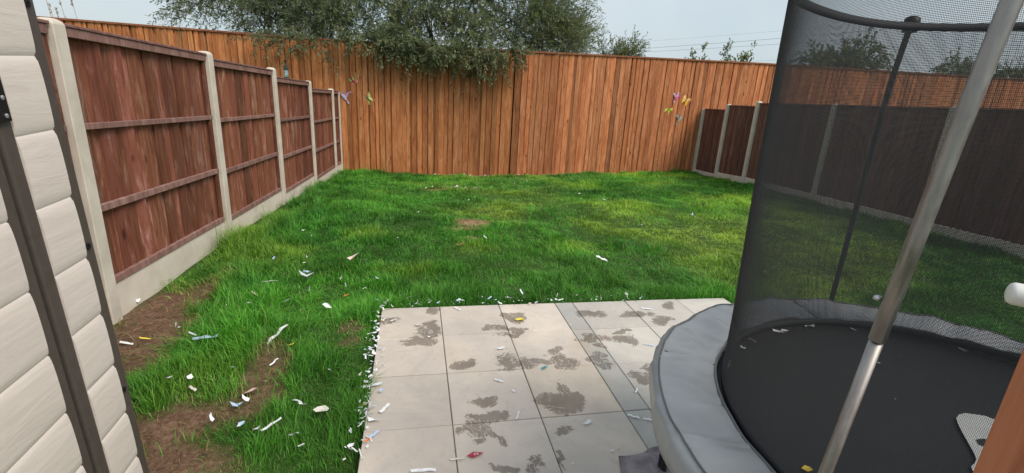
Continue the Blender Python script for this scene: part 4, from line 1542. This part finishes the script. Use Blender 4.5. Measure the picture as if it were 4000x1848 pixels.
# ------------------------------------------------------------------ lawn: real blades
def build_grass():
    g = np.random.default_rng(77)
    N0 = 1050000
    # sample more densely near the camera
    x = g.uniform(-2.12, 7.2, N0)
    y = g.uniform(-2.9, 8.98, N0)
    d = np.hypot(x + .174, y + 2.88)
    keep = g.random(N0) < np.clip(3.3 / d, .30, 1.0)
    x, y, d = x[keep], y[keep], d[keep]
    # only where there is lawn
    edge = (vnoise(x, y, 9, 31) - .5) * .05
    patio = (x > -.43 + edge) & (x < 2.43 + edge) & (y < .452 + edge * .6)
    shed = (x < -1.17) & (y < -1.10)
    outl = (x < -2.10 + .035 * (y - .53))
    back = y > BF_Y - .03
    ok = ~(patio | shed | outl | back)
    # what the picture cannot see: behind the camera
    ok &= ~(y < -1.9)
    x, y, d = x[ok], y[ok], d[ok]
    bare = bare_at(x, y)
    keep = g.random(len(x)) > np.clip(bare * 1.02, 0, .985)
    x, y, d, bare = x[keep], y[keep], d[keep], bare[keep]
    n = len(x)
    tuft = vnoise(x, y, 3.2, 41)
    tuft2 = vnoise(x, y, 8.5, 42)
    big = vnoise(x, y, .75, 43)
    # thinner turf in the worn middle and right
    worn = np.clip(np.exp(-((x - 3.9) / 1.7) ** 2 - ((y - 2.4) / 1.7) ** 2) * 1.0 + .65 * np.exp(-((x - 1.3) / .8) ** 2 - ((y - 4.6) / 1.9) ** 2) + .5 * np.exp(-((x - 2.6) / 1.8) ** 2 - ((y - 7.8) / .7) ** 2), 0, 1)
    h = .022 + .085 * tuft ** 2.4 + .055 * tuft2 ** 2.6
    h += .075 * np.exp(-np.clip(x + 2.05 - .035 * y, 0, 9) / .40) * (.5 + tuft)
    h += .035 * np.exp(-np.clip(y - .45, 0, 9) / .22) * ((x > -.6) & (y > .3)) * (.4 + tuft2)
    h += .045 * np.exp(-np.clip(9.0 - y, 0, 9) / .5) * (np.abs(x - 1.9) > 2.2)
    h += .030 * np.exp(-((x + 1.35) / .35) ** 2 - ((y + .1) / .5) ** 2)
    h *= (1 - .55 * worn) * g.uniform(.55, 1.25, n) * (1 - .45 * bare)
    long_ = g.random(n) < .015
    h = np.where(long_, h * 1.8, h)
    w = (.0022 + .00066 * d) * g.uniform(.7, 1.3, n)
    ph = 2 * np.pi * (vnoise(x, y, 4.0, 51) * 1.6 + .22 * g.normal(size=n))
    flat = np.clip((vnoise(x, y, 2.6, 71) - .55) * 4, 0, 1)
    bend = h * np.clip(g.normal(.85, .40, n), .05, 1.9) * (.7 + .5 * worn + .5 * flat)
    h = h * (1 - .35 * flat)
    dx, dy = np.cos(ph), np.sin(ph)
    # blade width runs across the lean, with some twist
    tw = g.normal(0, .6, n)
    wx, wy = -dy * np.cos(tw) - dx * np.sin(tw), dx * np.cos(tw) - dy * np.sin(tw)
    z0 = gz(x, y) + (vnoise(x, y, 2.2, 8) - .5) * .035 + (vnoise(x, y, 8.0, 9) - .5) * .014 - .006
    V = np.empty((n, 5, 3))
    for i, (f, bo, ww) in enumerate([(0, 0, .5), (0, 0, -.5), (.62, .30, .36), (.62, .30, -.36)]):
        V[:, i, 0] = x + dx * bend * bo + wx * w * ww
        V[:, i, 1] = y + dy * bend * bo + wy * w * ww
        V[:, i, 2] = z0 + h * f
    V[:, 4, 0] = x + dx * bend
    V[:, 4, 1] = y + dy * bend
    V[:, 4, 2] = z0 + h * (1 - .25 * np.clip(bend / h - .5, 0, 1))
    b = np.arange(n)[:, None] * 5
    Q = b + np.array([[0, 1, 3, 2]])
    T = b + np.array([[2, 3, 4]])
    me = mesh_np('lawn_grass', V.reshape(-1, 3), T, Q)
    # colours of the blades themselves
    deep, fresh, lime, straw = np.array((.038, .190, .022)), np.array((.140, .450, .046)), np.array((.42, .64, .070)), np.array((.42, .33, .14))
    m1 = np.clip(g.normal(.48, .25, n) + (big - .5) * 1.0 + (tuft2 - .5) * .7, 0, 1)[:, None]
    c = deep * (1 - m1) + fresh * m1
    m2 = np.clip(worn * .85 + .28 * np.clip((x - 1.0) / 3.5, 0, 1) + (vnoise(x, y, 1.7, 61) - .62) * 1.6 + g.normal(0, .12, n), 0, .85)[:, None]
    c = c * (1 - m2) + lime * m2
    st = np.clip((g.random(n) < (.02 + .22 * worn + .55 * (bare > .15))) * g.uniform(.5, 1, n), 0, 1)[:, None]
    c = c * (1 - st) + straw * st
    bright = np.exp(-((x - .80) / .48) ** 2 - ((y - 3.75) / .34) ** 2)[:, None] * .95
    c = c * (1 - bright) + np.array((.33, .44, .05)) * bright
    dull = np.clip((vnoise(x, y, 1.1, 62) - .5) * 1.2 + g.normal(0, .15, n), 0, .6)[:, None]
    c = c * (1 - dull) + np.array((.10, .23, .05)) * dull
    patch = .66 + .54 * vnoise(x, y, 2.4, 63) ** 1.0
    c *= g.uniform(.65, 1.35, (n, 1)) * patch[:, None]
    cv = np.repeat(c[:, None, :], 5, axis=1)
    cv[:, 4] = cv[:, 4] * .75 + np.array((.18, .38, .05)) * .25      # paler tips
    point_colour(me, 'tint', cv.reshape(-1, 3))
    o = link('lawn_grass', me, M['grass'])
    tag(o, 'uneven bright green grass of the back garden lawn', 'grass', kind='stuff')
    print('grass blades', n)


build_grass()


def build_straw():
    g = np.random.default_rng(88)
    x, y = g.uniform(-2.12, -.45, 60000), g.uniform(-1.7, 1.6, 60000)
    b = bare_at(x, y)
    ok = (g.random(60000) < .07 * (b > .25)) & ~((x < -1.17) & (y < -1.10)) & (x > -2.10 + .035 * (y - .53))
    x2, y2 = g.uniform(-.2, 4.4, 70000), g.uniform(2.2, 8.95, 70000)
    ok2 = bare_at(x2, y2) > .3
    x, y = np.concatenate([x[ok], x2[ok2]]), np.concatenate([y[ok], y2[ok2]])
    n = len(x)
    L, w, a = g.uniform(.012, .05, n) * np.where(y > 2, 1.6, 1), g.uniform(.0012, .0026, n) * (1 + .25 * np.hypot(x, y + 2.9)), g.uniform(0, 2 * np.pi, n)
    z = gz(x, y) + (vnoise(x, y, 2.2, 8) - .5) * .035 + (vnoise(x, y, 8.0, 9) - .5) * .014 + g.uniform(.001, .010, n)
    up = g.uniform(-.10, .35, n) * L
    dx, dy = np.cos(a), np.sin(a)
    V = np.empty((n, 4, 3))
    for i, (f, s_) in enumerate([(-.5, .5), (-.5, -.5), (.5, -.3), (.5, .3)]):
        V[:, i, 0] = x + dx * L * f - dy * w * s_
        V[:, i, 1] = y + dy * L * f + dx * w * s_
        V[:, i, 2] = z + up * (f + .5)
    me = mesh_np('dead_grass', V.reshape(-1, 3), None, np.arange(n)[:, None] * 4 + np.array([[0, 1, 2, 3]]))
    c = np.array([(.30, .20, .11), (.22, .14, .08), (.16, .10, .06), (.36, .26, .14)])[g.integers(0, 4, n)] * g.uniform(.7, 1.2, (n, 1))
    c = np.where((y > 2)[:, None], c * np.array((1.75, 1.75, 1.7)), c)      # dry straw out on the lawn is paler
    point_colour(me, 'tint', np.repeat(c, 4, axis=0))
    tag(link('dead_grass', me, M['grass']), 'dry straw coloured grass lying on the bare soil', 'dead grass', kind='stuff')


build_straw()

# ------------------------------------------------------------------ torn paper and other litter
def paper(name, col, rough=.75):
    return plain(name, col, rough, var=.05, scale=60)


PM = {'white': paper('white paper', (.74, .75, .77)), 'cream': paper('cream paper', (.66, .62, .55)), 'blue': paper('pale blue paper', (.42, .55, .74)),
      'grey': paper('grey paper', (.50, .51, .54)), 'pink': paper('pinkish paper', (.70, .52, .47)), 'orange': paper('orange paper', (.75, .20, .05)),
      'yellow': paper('yellow paper', (.82, .62, .06)), 'red': paper('red paper', (.42, .03, .06)), 'teal': paper('teal paper', (.05, .30, .30)), 'brown': paper('dead leaf', (.22, .12, .06))}


def scrap_mesh(kind, seed):
    g = random.Random(seed)
    if kind == 'strip':
        L, W_ = 1.0, g.uniform(.13, .24)
        n = 5
        b = MB()
        vs = []
        for i in range(n):
            t = i / (n - 1) - .5
            yy = g.uniform(-.05, .05)
            zz = .06 * math.sin(t * 5 + seed) ** 2 + .01
            vs += [(t * L, yy - W_ / 2 * g.uniform(.7, 1.1), zz), (t * L + g.uniform(-.03, .03), yy + W_ / 2 * g.uniform(.7, 1.1), zz + g.uniform(0, .06))]
        b.add(vs, [(2 * i, 2 * i + 2, 2 * i + 3, 2 * i + 1) for i in range(n - 1)])
    else:
        n = g.randint(5, 8)
        b = MB()
        vs = [(0, 0, .03)]
        cur = g.uniform(.05, .5)
        for i in range(n):
            a = 2 * math.pi * i / n + g.uniform(-.25, .25)
            r_ = g.choice([.14, .2, .3, .42, .5, .58])
            x_, y_ = r_ * math.cos(a), r_ * math.sin(a) * .62
            vs.append((x_, y_, .015 + cur * (x_ * x_ * 2) + g.uniform(0, .10)))
        b.add(vs, [(0, i + 1, (i + 1) % n + 1) for i in range(n)])
    return b.mesh('scrap')


SHAPES = [('strip', scrap_mesh('strip', s)) for s in range(6)] + [('torn', scrap_mesh('torn', 50 + s)) for s in range(10)]
for _, me in SHAPES:
    me.materials.append(PM['white'])
placed = 0


def scrap(p, size, col, label, group, rz=None, shape=None, tilt=.15, name='paper_scrap'):
    global placed
    cand = [m for k, m in SHAPES if shape is None or k == shape]
    me = random.choice(cand)
    o = bpy.data.objects.new(name, me)
    o.location = p
    o.rotation_euler = (random.gauss(0, tilt), random.gauss(0, tilt), random.uniform(0, 6.28) if rz is None else rz)
    o.scale = (size, size, size)
    COL.objects.link(o)
    o.material_slots[0].link = 'OBJECT'
    o.material_slots[0].material = PM[col]
    placed += 1
    return tag(o, label, 'paper scrap', group)


D_ = 1.5528
SINGLE = [  # display px, size m, colour, shape, rz, label
    (885, 664, .13, 'pink', 'torn', .5, 'largest crumpled pinkish paper on the lawn, left of centre'),
    (919, 671, .08, 'white', 'torn', 1.2, 'small white paper right beside the crumpled pinkish one'),
    (768, 710, .10, 'grey', 'torn', .3, 'greyish crumpled paper on the lawn between fence and patio corner'),
    (682, 725, .09, 'grey', 'strip', .2, 'thin grey scrap nearest the left fence on the lawn'),
    (630, 780, .05, 'white', 'strip', 1.4, 'small upright white scrap left of the patio corner'),
    (824, 786, .12, 'white', 'torn', 2.3, 'crumpled white paper on the grass left of the patio corner'),
    (873, 760, .05, 'orange', 'torn', .4, 'orange scrap on the grass by the patio corner'),
    (612, 853, .05, 'orange', 'torn', 1.0, 'orange scrap on the grass near the bare soil'),
    (700, 862, .14, 'white', 'strip', .9, 'long white paper strip on the grass near the worn patch'),
    (736, 888, .05, 'yellow', 'torn', .9, 'white and yellow scrap at the top of the worn patch'),
    (520, 872, .12, 'blue', 'strip', .1, 'pale blue speckled strip in the grass near the bare soil'),
    (636, 998, .13, 'pink', 'torn', .2, 'crumpled printed paper on the worn soil at lower left'),
    (755, 1038, .11, 'white', 'strip', 2.2, 'white paper standing in the grass at lower left'),
    (811, 1055, .07, 'cream', 'torn', .2, 'cream scrap in the grass at lower left'),
    (687, 1094, .08, 'white', 'strip', .5, 'white strip at the edge of the soil, bottom left'),
    (594, 1030, .05, 'blue', 'torn', .5, 'bluish scrap on the soil at lower left'),
    (830, 955, .09, 'white', 'strip', 1.3, 'folded white strip in the grass left of the slabs'),
    (1512, 665, .11, 'white', 'strip', 0, 'white rectangular scrap alone in the middle right of the lawn'),
    (1770, 522, .13, 'grey', 'torn', .7, 'crumpled grey paper on the far right of the lawn'),
    (1160, 630, .12, 'brown', 'torn', -.3, 'brown dead leaf in the centre of the lawn'),
    (366, 860, .05, 'yellow', 'strip', .6, 'small yellow scrap on the bare soil by the left fence'),
    (320, 873, .06, 'white', 'strip', .1, 'white scrap on the bare soil beside the shed'),
    (350, 765, .05, 'white', 'torn', .1, 'white scrap at the foot of the left gravel board'),
    (1082, 850, .075, 'white', 'torn', .1, 'bluish white paper on the damp mark of the first slab row'),
    (1260, 880, .065, 'white', 'torn', .2, 'white paper on the second row of slabs, centre'),
    (1308, 806, .080, 'yellow', 'torn', .1, 'yellow and white paper beside the joint in the first slab row'),
    (1366, 930, .06, 'teal', 'torn', .1, 'teal green printed scrap on the slabs'),
    (1634, 870, .065, 'blue', 'strip', -.5, 'pale blue strip on the slabs by the trampoline pad'),
    (1627, 779, .09, 'white', 'strip', -.45, 'long white strip at the far right of the slabs'),
    (938, 972, .11, 'white', 'strip', .1, 'long white strip lying at the left edge of the slabs'),
    (967, 1030, .085, 'white', 'strip', 1.1, 'curved white strip on the left slab of the third row'),
    (936, 1062, .12, 'white', 'torn', -.3, 'largest white folded sheet on the left edge of the slabs'),
    (941, 1097, .065, 'blue', 'strip', .8, 'blue and white strip on the lower left slab'),
    (1302, 1047, .06, 'white', 'strip', 1.1, 'small white wedge between the two big damp marks'),
    (1478, 1067, .065, 'white', 'torn', .4, 'folded white scrap below the star shaped damp mark'),
    (1593, 1051, .065, 'white', 'strip', -.6, 'white strip on a joint near the trampoline leg'),
    (1632, 1058, .06, 'white', 'strip', -.5, 'white strip touching the shade of the trampoline pad'),
    (1255, 960, .06, 'white', 'strip', -.5, 'white curl on the third row of slabs'),
    (1541, 1136, .028, 'white', 'torn', .2, 'tiny white scrap near the purple cloth'),
    (1555, 1131, .022, 'yellow', 'torn', .2, 'tiny yellow bit near the purple cloth'),
    (1150, 1158, .065, 'cream', 'strip', .1, 'cream strip across the joint near the bottom'),
    (1065, 1188, .11, 'white', 'strip', -.05, 'white packaging scrap cut by the bottom edge'),
    (1050, 820, .035, 'white', 'torn', .2, 'small square white scrap on the first slab'),
    (990, 808, .05, 'white', 'strip', .6, 'white scrap at the left damp mark of the first slab'),
    (1150, 778, .07, 'white', 'strip', -.8, 'slanted white strip at the top of the second slab'),
    (1040, 765, .07, 'white', 'strip', .1, 'white strip lying at the top left of the first slab'),
    (1600, 985, .05, 'white', 'strip', 1.0, 'hooked white scrap near the trampoline pad'),
]
for (dx, dy, sz, col, shp, rz, lab) in SINGLE:
    p, ins = ground_at(dx * D_, dy * D_)
    lift = .006 if ins else .045
    if dx < 640 and not ins and bare_at(p.x, p.y) > .4: lift = .012
    scrap((p.x, p.y, p.z + lift + (0 if ins else .012)), sz * (.95 if ins else 1.2), col, lab, 'torn paper scraps', rz, shp, .08 if ins else .3)

# the red wrapper corner with letters
p, ins = ground_at(1196 * D_, 1147 * D_)
rw = MB().add([(-.040, 0, .003), (-.012, -.017, .004), (.040, .002, .006), (-.006, .020, .004)], [(0, 1, 2, 3)]).build('paper_scrap', PM['red'], None, (p.x, p.y, .004))
rw.rotation_euler = (0, 0, .05)
tag(rw, 'dark red wrapper corner with white letters on the slabs', 'paper scrap', 'torn paper scraps')
fc = bpy.data.curves.new('lettering', 'FONT')
fc.body = 'KE'
fc.size = .021
fc.align_x = 'CENTER'
fc.align_y = 'CENTER'
fc.materials.append(PM['white'])
tmp = bpy.data.objects.new('tmp', fc)
COL.objects.link(tmp)
bpy.context.view_layer.update()
fo = bpy.data.objects.new('lettering', bpy.data.meshes.new_from_object(tmp.evaluated_get(bpy.context.evaluated_depsgraph_get())))
bpy.data.objects.remove(tmp)
COL.objects.link(fo)
fo.parent = rw
fo.location = (.002, .001, .0068)
fo.rotation_euler = (0, 0, math.pi)

# small scraps: each is told apart by its colour and by what it lies beside
cw = ['white'] * 11 + ['grey'] * 3 + ['blue'] * 2 + ['cream'] * 2 + ['pink']
rr_ = random.Random(99)
ORD = ['', 'second ', 'third ', 'fourth ', 'fifth ', 'sixth ', 'seventh ', 'eighth ', 'ninth ', 'tenth ', 'eleventh ', 'twelfth ', 'thirteenth ', 'fourteenth ', 'fifteenth ',
       'sixteenth ', 'seventeenth ', 'eighteenth ', 'nineteenth ', 'twentieth '] + ['%dth ' % k for k in range(21, 60)]
NTH = ['first', 'second', 'third', 'fourth', 'fifth', 'sixth', 'seventh', 'eighth']


def batch(items, label_of, group, tilt, sortkey, name='paper_scrap', shape=None):
    """items: (pos, size, colour); numbered within what they share a description with, in a stated order"""
    seen = {}
    for (p_, sz_, c_) in sorted(items, key=sortkey):
        key = label_of(p_, c_)
        k_ = seen.get(key, 0)
        seen[key] = k_ + 1
        o_ = scrap(p_, sz_, c_, (ORD[k_] if k_ else 'first ') + key, group, None, shape, tilt, name)
        if name != 'paper_scrap': o_['category'] = 'leaf'


def slab_row(y_): return NTH[min(7, max(0, int((.445 - y_) / .45)))]


def slab_col(x_): return NTH[min(7, max(0, sum(x_ > c_ for c_ in (0, .45, .9, 1.047, 1.49, 1.953))))]


it = []
for i in range(74):   # drift along the left edge of the slabs
    y_ = .44 - 1.55 * rr_.random()
    it.append(((-.435 + rr_.gauss(0, .030), y_, .010 + rr_.random() * .02), rr_.uniform(.016, .044), rr_.choice(cw + ['orange'])))
batch(it, lambda p_, c_: c_ + ' scrap from the lawn side at the left edge of the %s slab row' % slab_row(p_[1]), 'scraps along the left edge of the slabs', .28, lambda q_: -q_[0][1])
it = []
for i in range(58):   # drift along the lawn edge of the slabs
    x_ = -.42 + 2.3 * rr_.random() ** 1.25
    it.append(((x_, 0.445 + rr_.gauss(.018, .035), .012 + rr_.random() * .03), rr_.uniform(.018, .045), rr_.choice(cw)))
batch(it, lambda p_, c_: c_ + ' scrap from the left where the lawn meets the %s slab column' % slab_col(p_[0]), 'scraps where lawn meets slabs', .5, lambda q_: q_[0][0])
it = []
for i in range(46):   # loose on the slabs
    x_, y_ = rr_.uniform(-.38, 2.2), rr_.uniform(-1.25, .40)
    if math.hypot(x_ - TC.x, y_ - TC.y) < .9: continue
    it.append(((x_, y_, .004), rr_.uniform(.010, .030), rr_.choice(cw)))
batch(it, lambda p_, c_: 'tiny ' + c_ + ' scrap from the left on the slab in row %s, column %s' % (slab_row(p_[1]), slab_col(p_[0])), 'tiny scraps loose on the slabs', .06, lambda q_: q_[0][0])


def lawn_place(x_, y_):
    far = 'level with the slabs' if y_ < .45 else 'just beyond the slabs' if y_ < 1.6 else 'in the near lawn' if y_ < 3.0 else 'in the middle lawn' if y_ < 5 else 'in the far lawn'
    side = 'by the left fence' if x_ < -1.2 else 'left of centre' if x_ < .3 else 'at the centre' if x_ < 2.2 else 'right of centre' if x_ < 4 else 'towards the right fence'
    return far + ', ' + side


it = []
for i in range(80):   # over the lawn
    if rr_.random() < .45:
        x_, y_ = rr_.uniform(-1.7, -.5), rr_.uniform(-1.0, 1.4)
    else:
        x_, y_ = rr_.uniform(-1.6, 5.5), .5 + 7.3 * rr_.random() ** 1.5
    it.append(((x_, y_, float(gz(x_, y_)) + .05 + .012 * rr_.random()), rr_.uniform(.04, .08) if y_ > .6 else rr_.uniform(.03, .062), rr_.choice(cw)))
batch(it, lambda p_, c_: 'nearest small ' + c_ + ' scrap in the grass ' + lawn_place(p_[0], p_[1]), 'small scraps in the grass', .5, lambda q_: q_[0][1])
it = []
for i in range(22):   # swept together far out on the lawn
    x_, y_ = .45 + rr_.gauss(0, .42), 5.85 + rr_.gauss(0, .13)
    it.append(((x_, y_, float(gz(x_, y_)) + .05), rr_.uniform(.03, .07), rr_.choice(['white', 'grey', 'cream', 'pink', 'grey'])))
batch(it, lambda p_, c_: c_ + ' scrap from the left in the heap far out on the lawn', 'scraps heaped far out on the lawn', .5, lambda q_: q_[0][0])
# shreds too small and too many to count, blown against the edges of the slabs
sv, sf = [], []
for i in range(80):
    if i % 5 < 4:
        c_ = Vector((-.435 + rr_.gauss(0, .020), .45 - 1.6 * rr_.random(), .006 + .016 * rr_.random()))
    else:
        c_ = Vector((-.43 + 2.4 * rr_.random() ** 1.2, .45 + rr_.gauss(.004, .018), .006 + .020 * rr_.random()))
    a_, L_, w_ = rr_.uniform(0, 6.28), rr_.uniform(.006, .016), rr_.uniform(.003, .007)
    u_, v_ = Vector((math.cos(a_), math.sin(a_), rr_.uniform(-.5, .5))), Vector((-math.sin(a_), math.cos(a_), rr_.uniform(-.6, .6)))
    b_ = len(sv)
    sv += [c_ - u_ * L_ - v_ * w_, c_ + u_ * L_ - v_ * w_ * .6, c_ + u_ * L_ * .8 + v_ * w_, c_ - u_ * L_ * .9 + v_ * w_ * .8]
    sf.append((b_, b_ + 1, b_ + 2, b_ + 3))
me = bpy.data.meshes.new('paper_shreds')
me.from_pydata(sv, [], sf)
tag(link('paper_shreds', me, PM['white']), 'tiny white paper shreds blown along the edges of the slabs', 'paper shreds', kind='stuff')
# on the trampoline mat
for (dx, dy, sz, col, lab) in [(1934, 825, .055, 'white', 'white triangle of paper at the far left of the mat'), (1955, 826, .035, 'white', 'thin white curl beside the white triangle on the mat'),
                               (2033, 823, .085, 'grey', 'grey printed scrap at the far edge of the mat'), (2148, 832, .045, 'blue', 'bluish scrap on the mat, left of the steel pole'),
                               (1868, 875, .035, 'white', 'white scrap at the left rim of the mat'), (1832, 918, .05, 'grey', 'grey strip at the left rim of the mat'),
                               (2420, 872, .05, 'cream', 'cream scrap at the far right of the mat'), (2253, 1006, .014, 'white', 'tiny white bit in the middle of the mat'),
                               (2030, 1182, .045, 'yellow', 'yellow and white wrapper on the near part of the mat'), (2211, 915, .022, 'grey', 'thin grey strand on the mat right of the pole'),
                               (1893, 858, .03, 'grey', 'small grey scrap near the far left rim of the mat'), (2266, 896, .01, 'white', 'tiny speck of paper on the mat behind the pole')]:
    d = ray(dx * D_, dy * D_)
    q = CAM_POS + d * ((TZ - .018 - CAM_POS.z) / d.z)
    if math.hypot(q.x - TC.x, q.y - TC.y) > .70:
        v = Vector((q.x - TC.x, q.y - TC.y, 0)).normalized() * .68
        q = Vector((TC.x + v.x, TC.y + v.y, q.z))
    scrap((q.x, q.y, TZ - .016), sz, col, lab, 'scraps on the trampoline mat', None, None, .05)
# dead leaves at the foot of the tall fence
it = []
for i in range(40):
    x_ = rr_.uniform(.1, 4.0)
    y_ = 8.84 + rr_.gauss(0, .05)
    it.append(((x_, y_, float(gz(x_, y_)) + .02), rr_.uniform(.06, .11), 'brown' if rr_.random() < .75 else 'cream'))
batch(it, lambda p_, c_: ('brown' if c_ == 'brown' else 'pale') + ' dead leaf from the left at the foot of the tall fence', 'dead leaves under the tall fence', .4, lambda q_: q_[0][0], 'dead_leaf', 'torn')
print('scraps', placed)
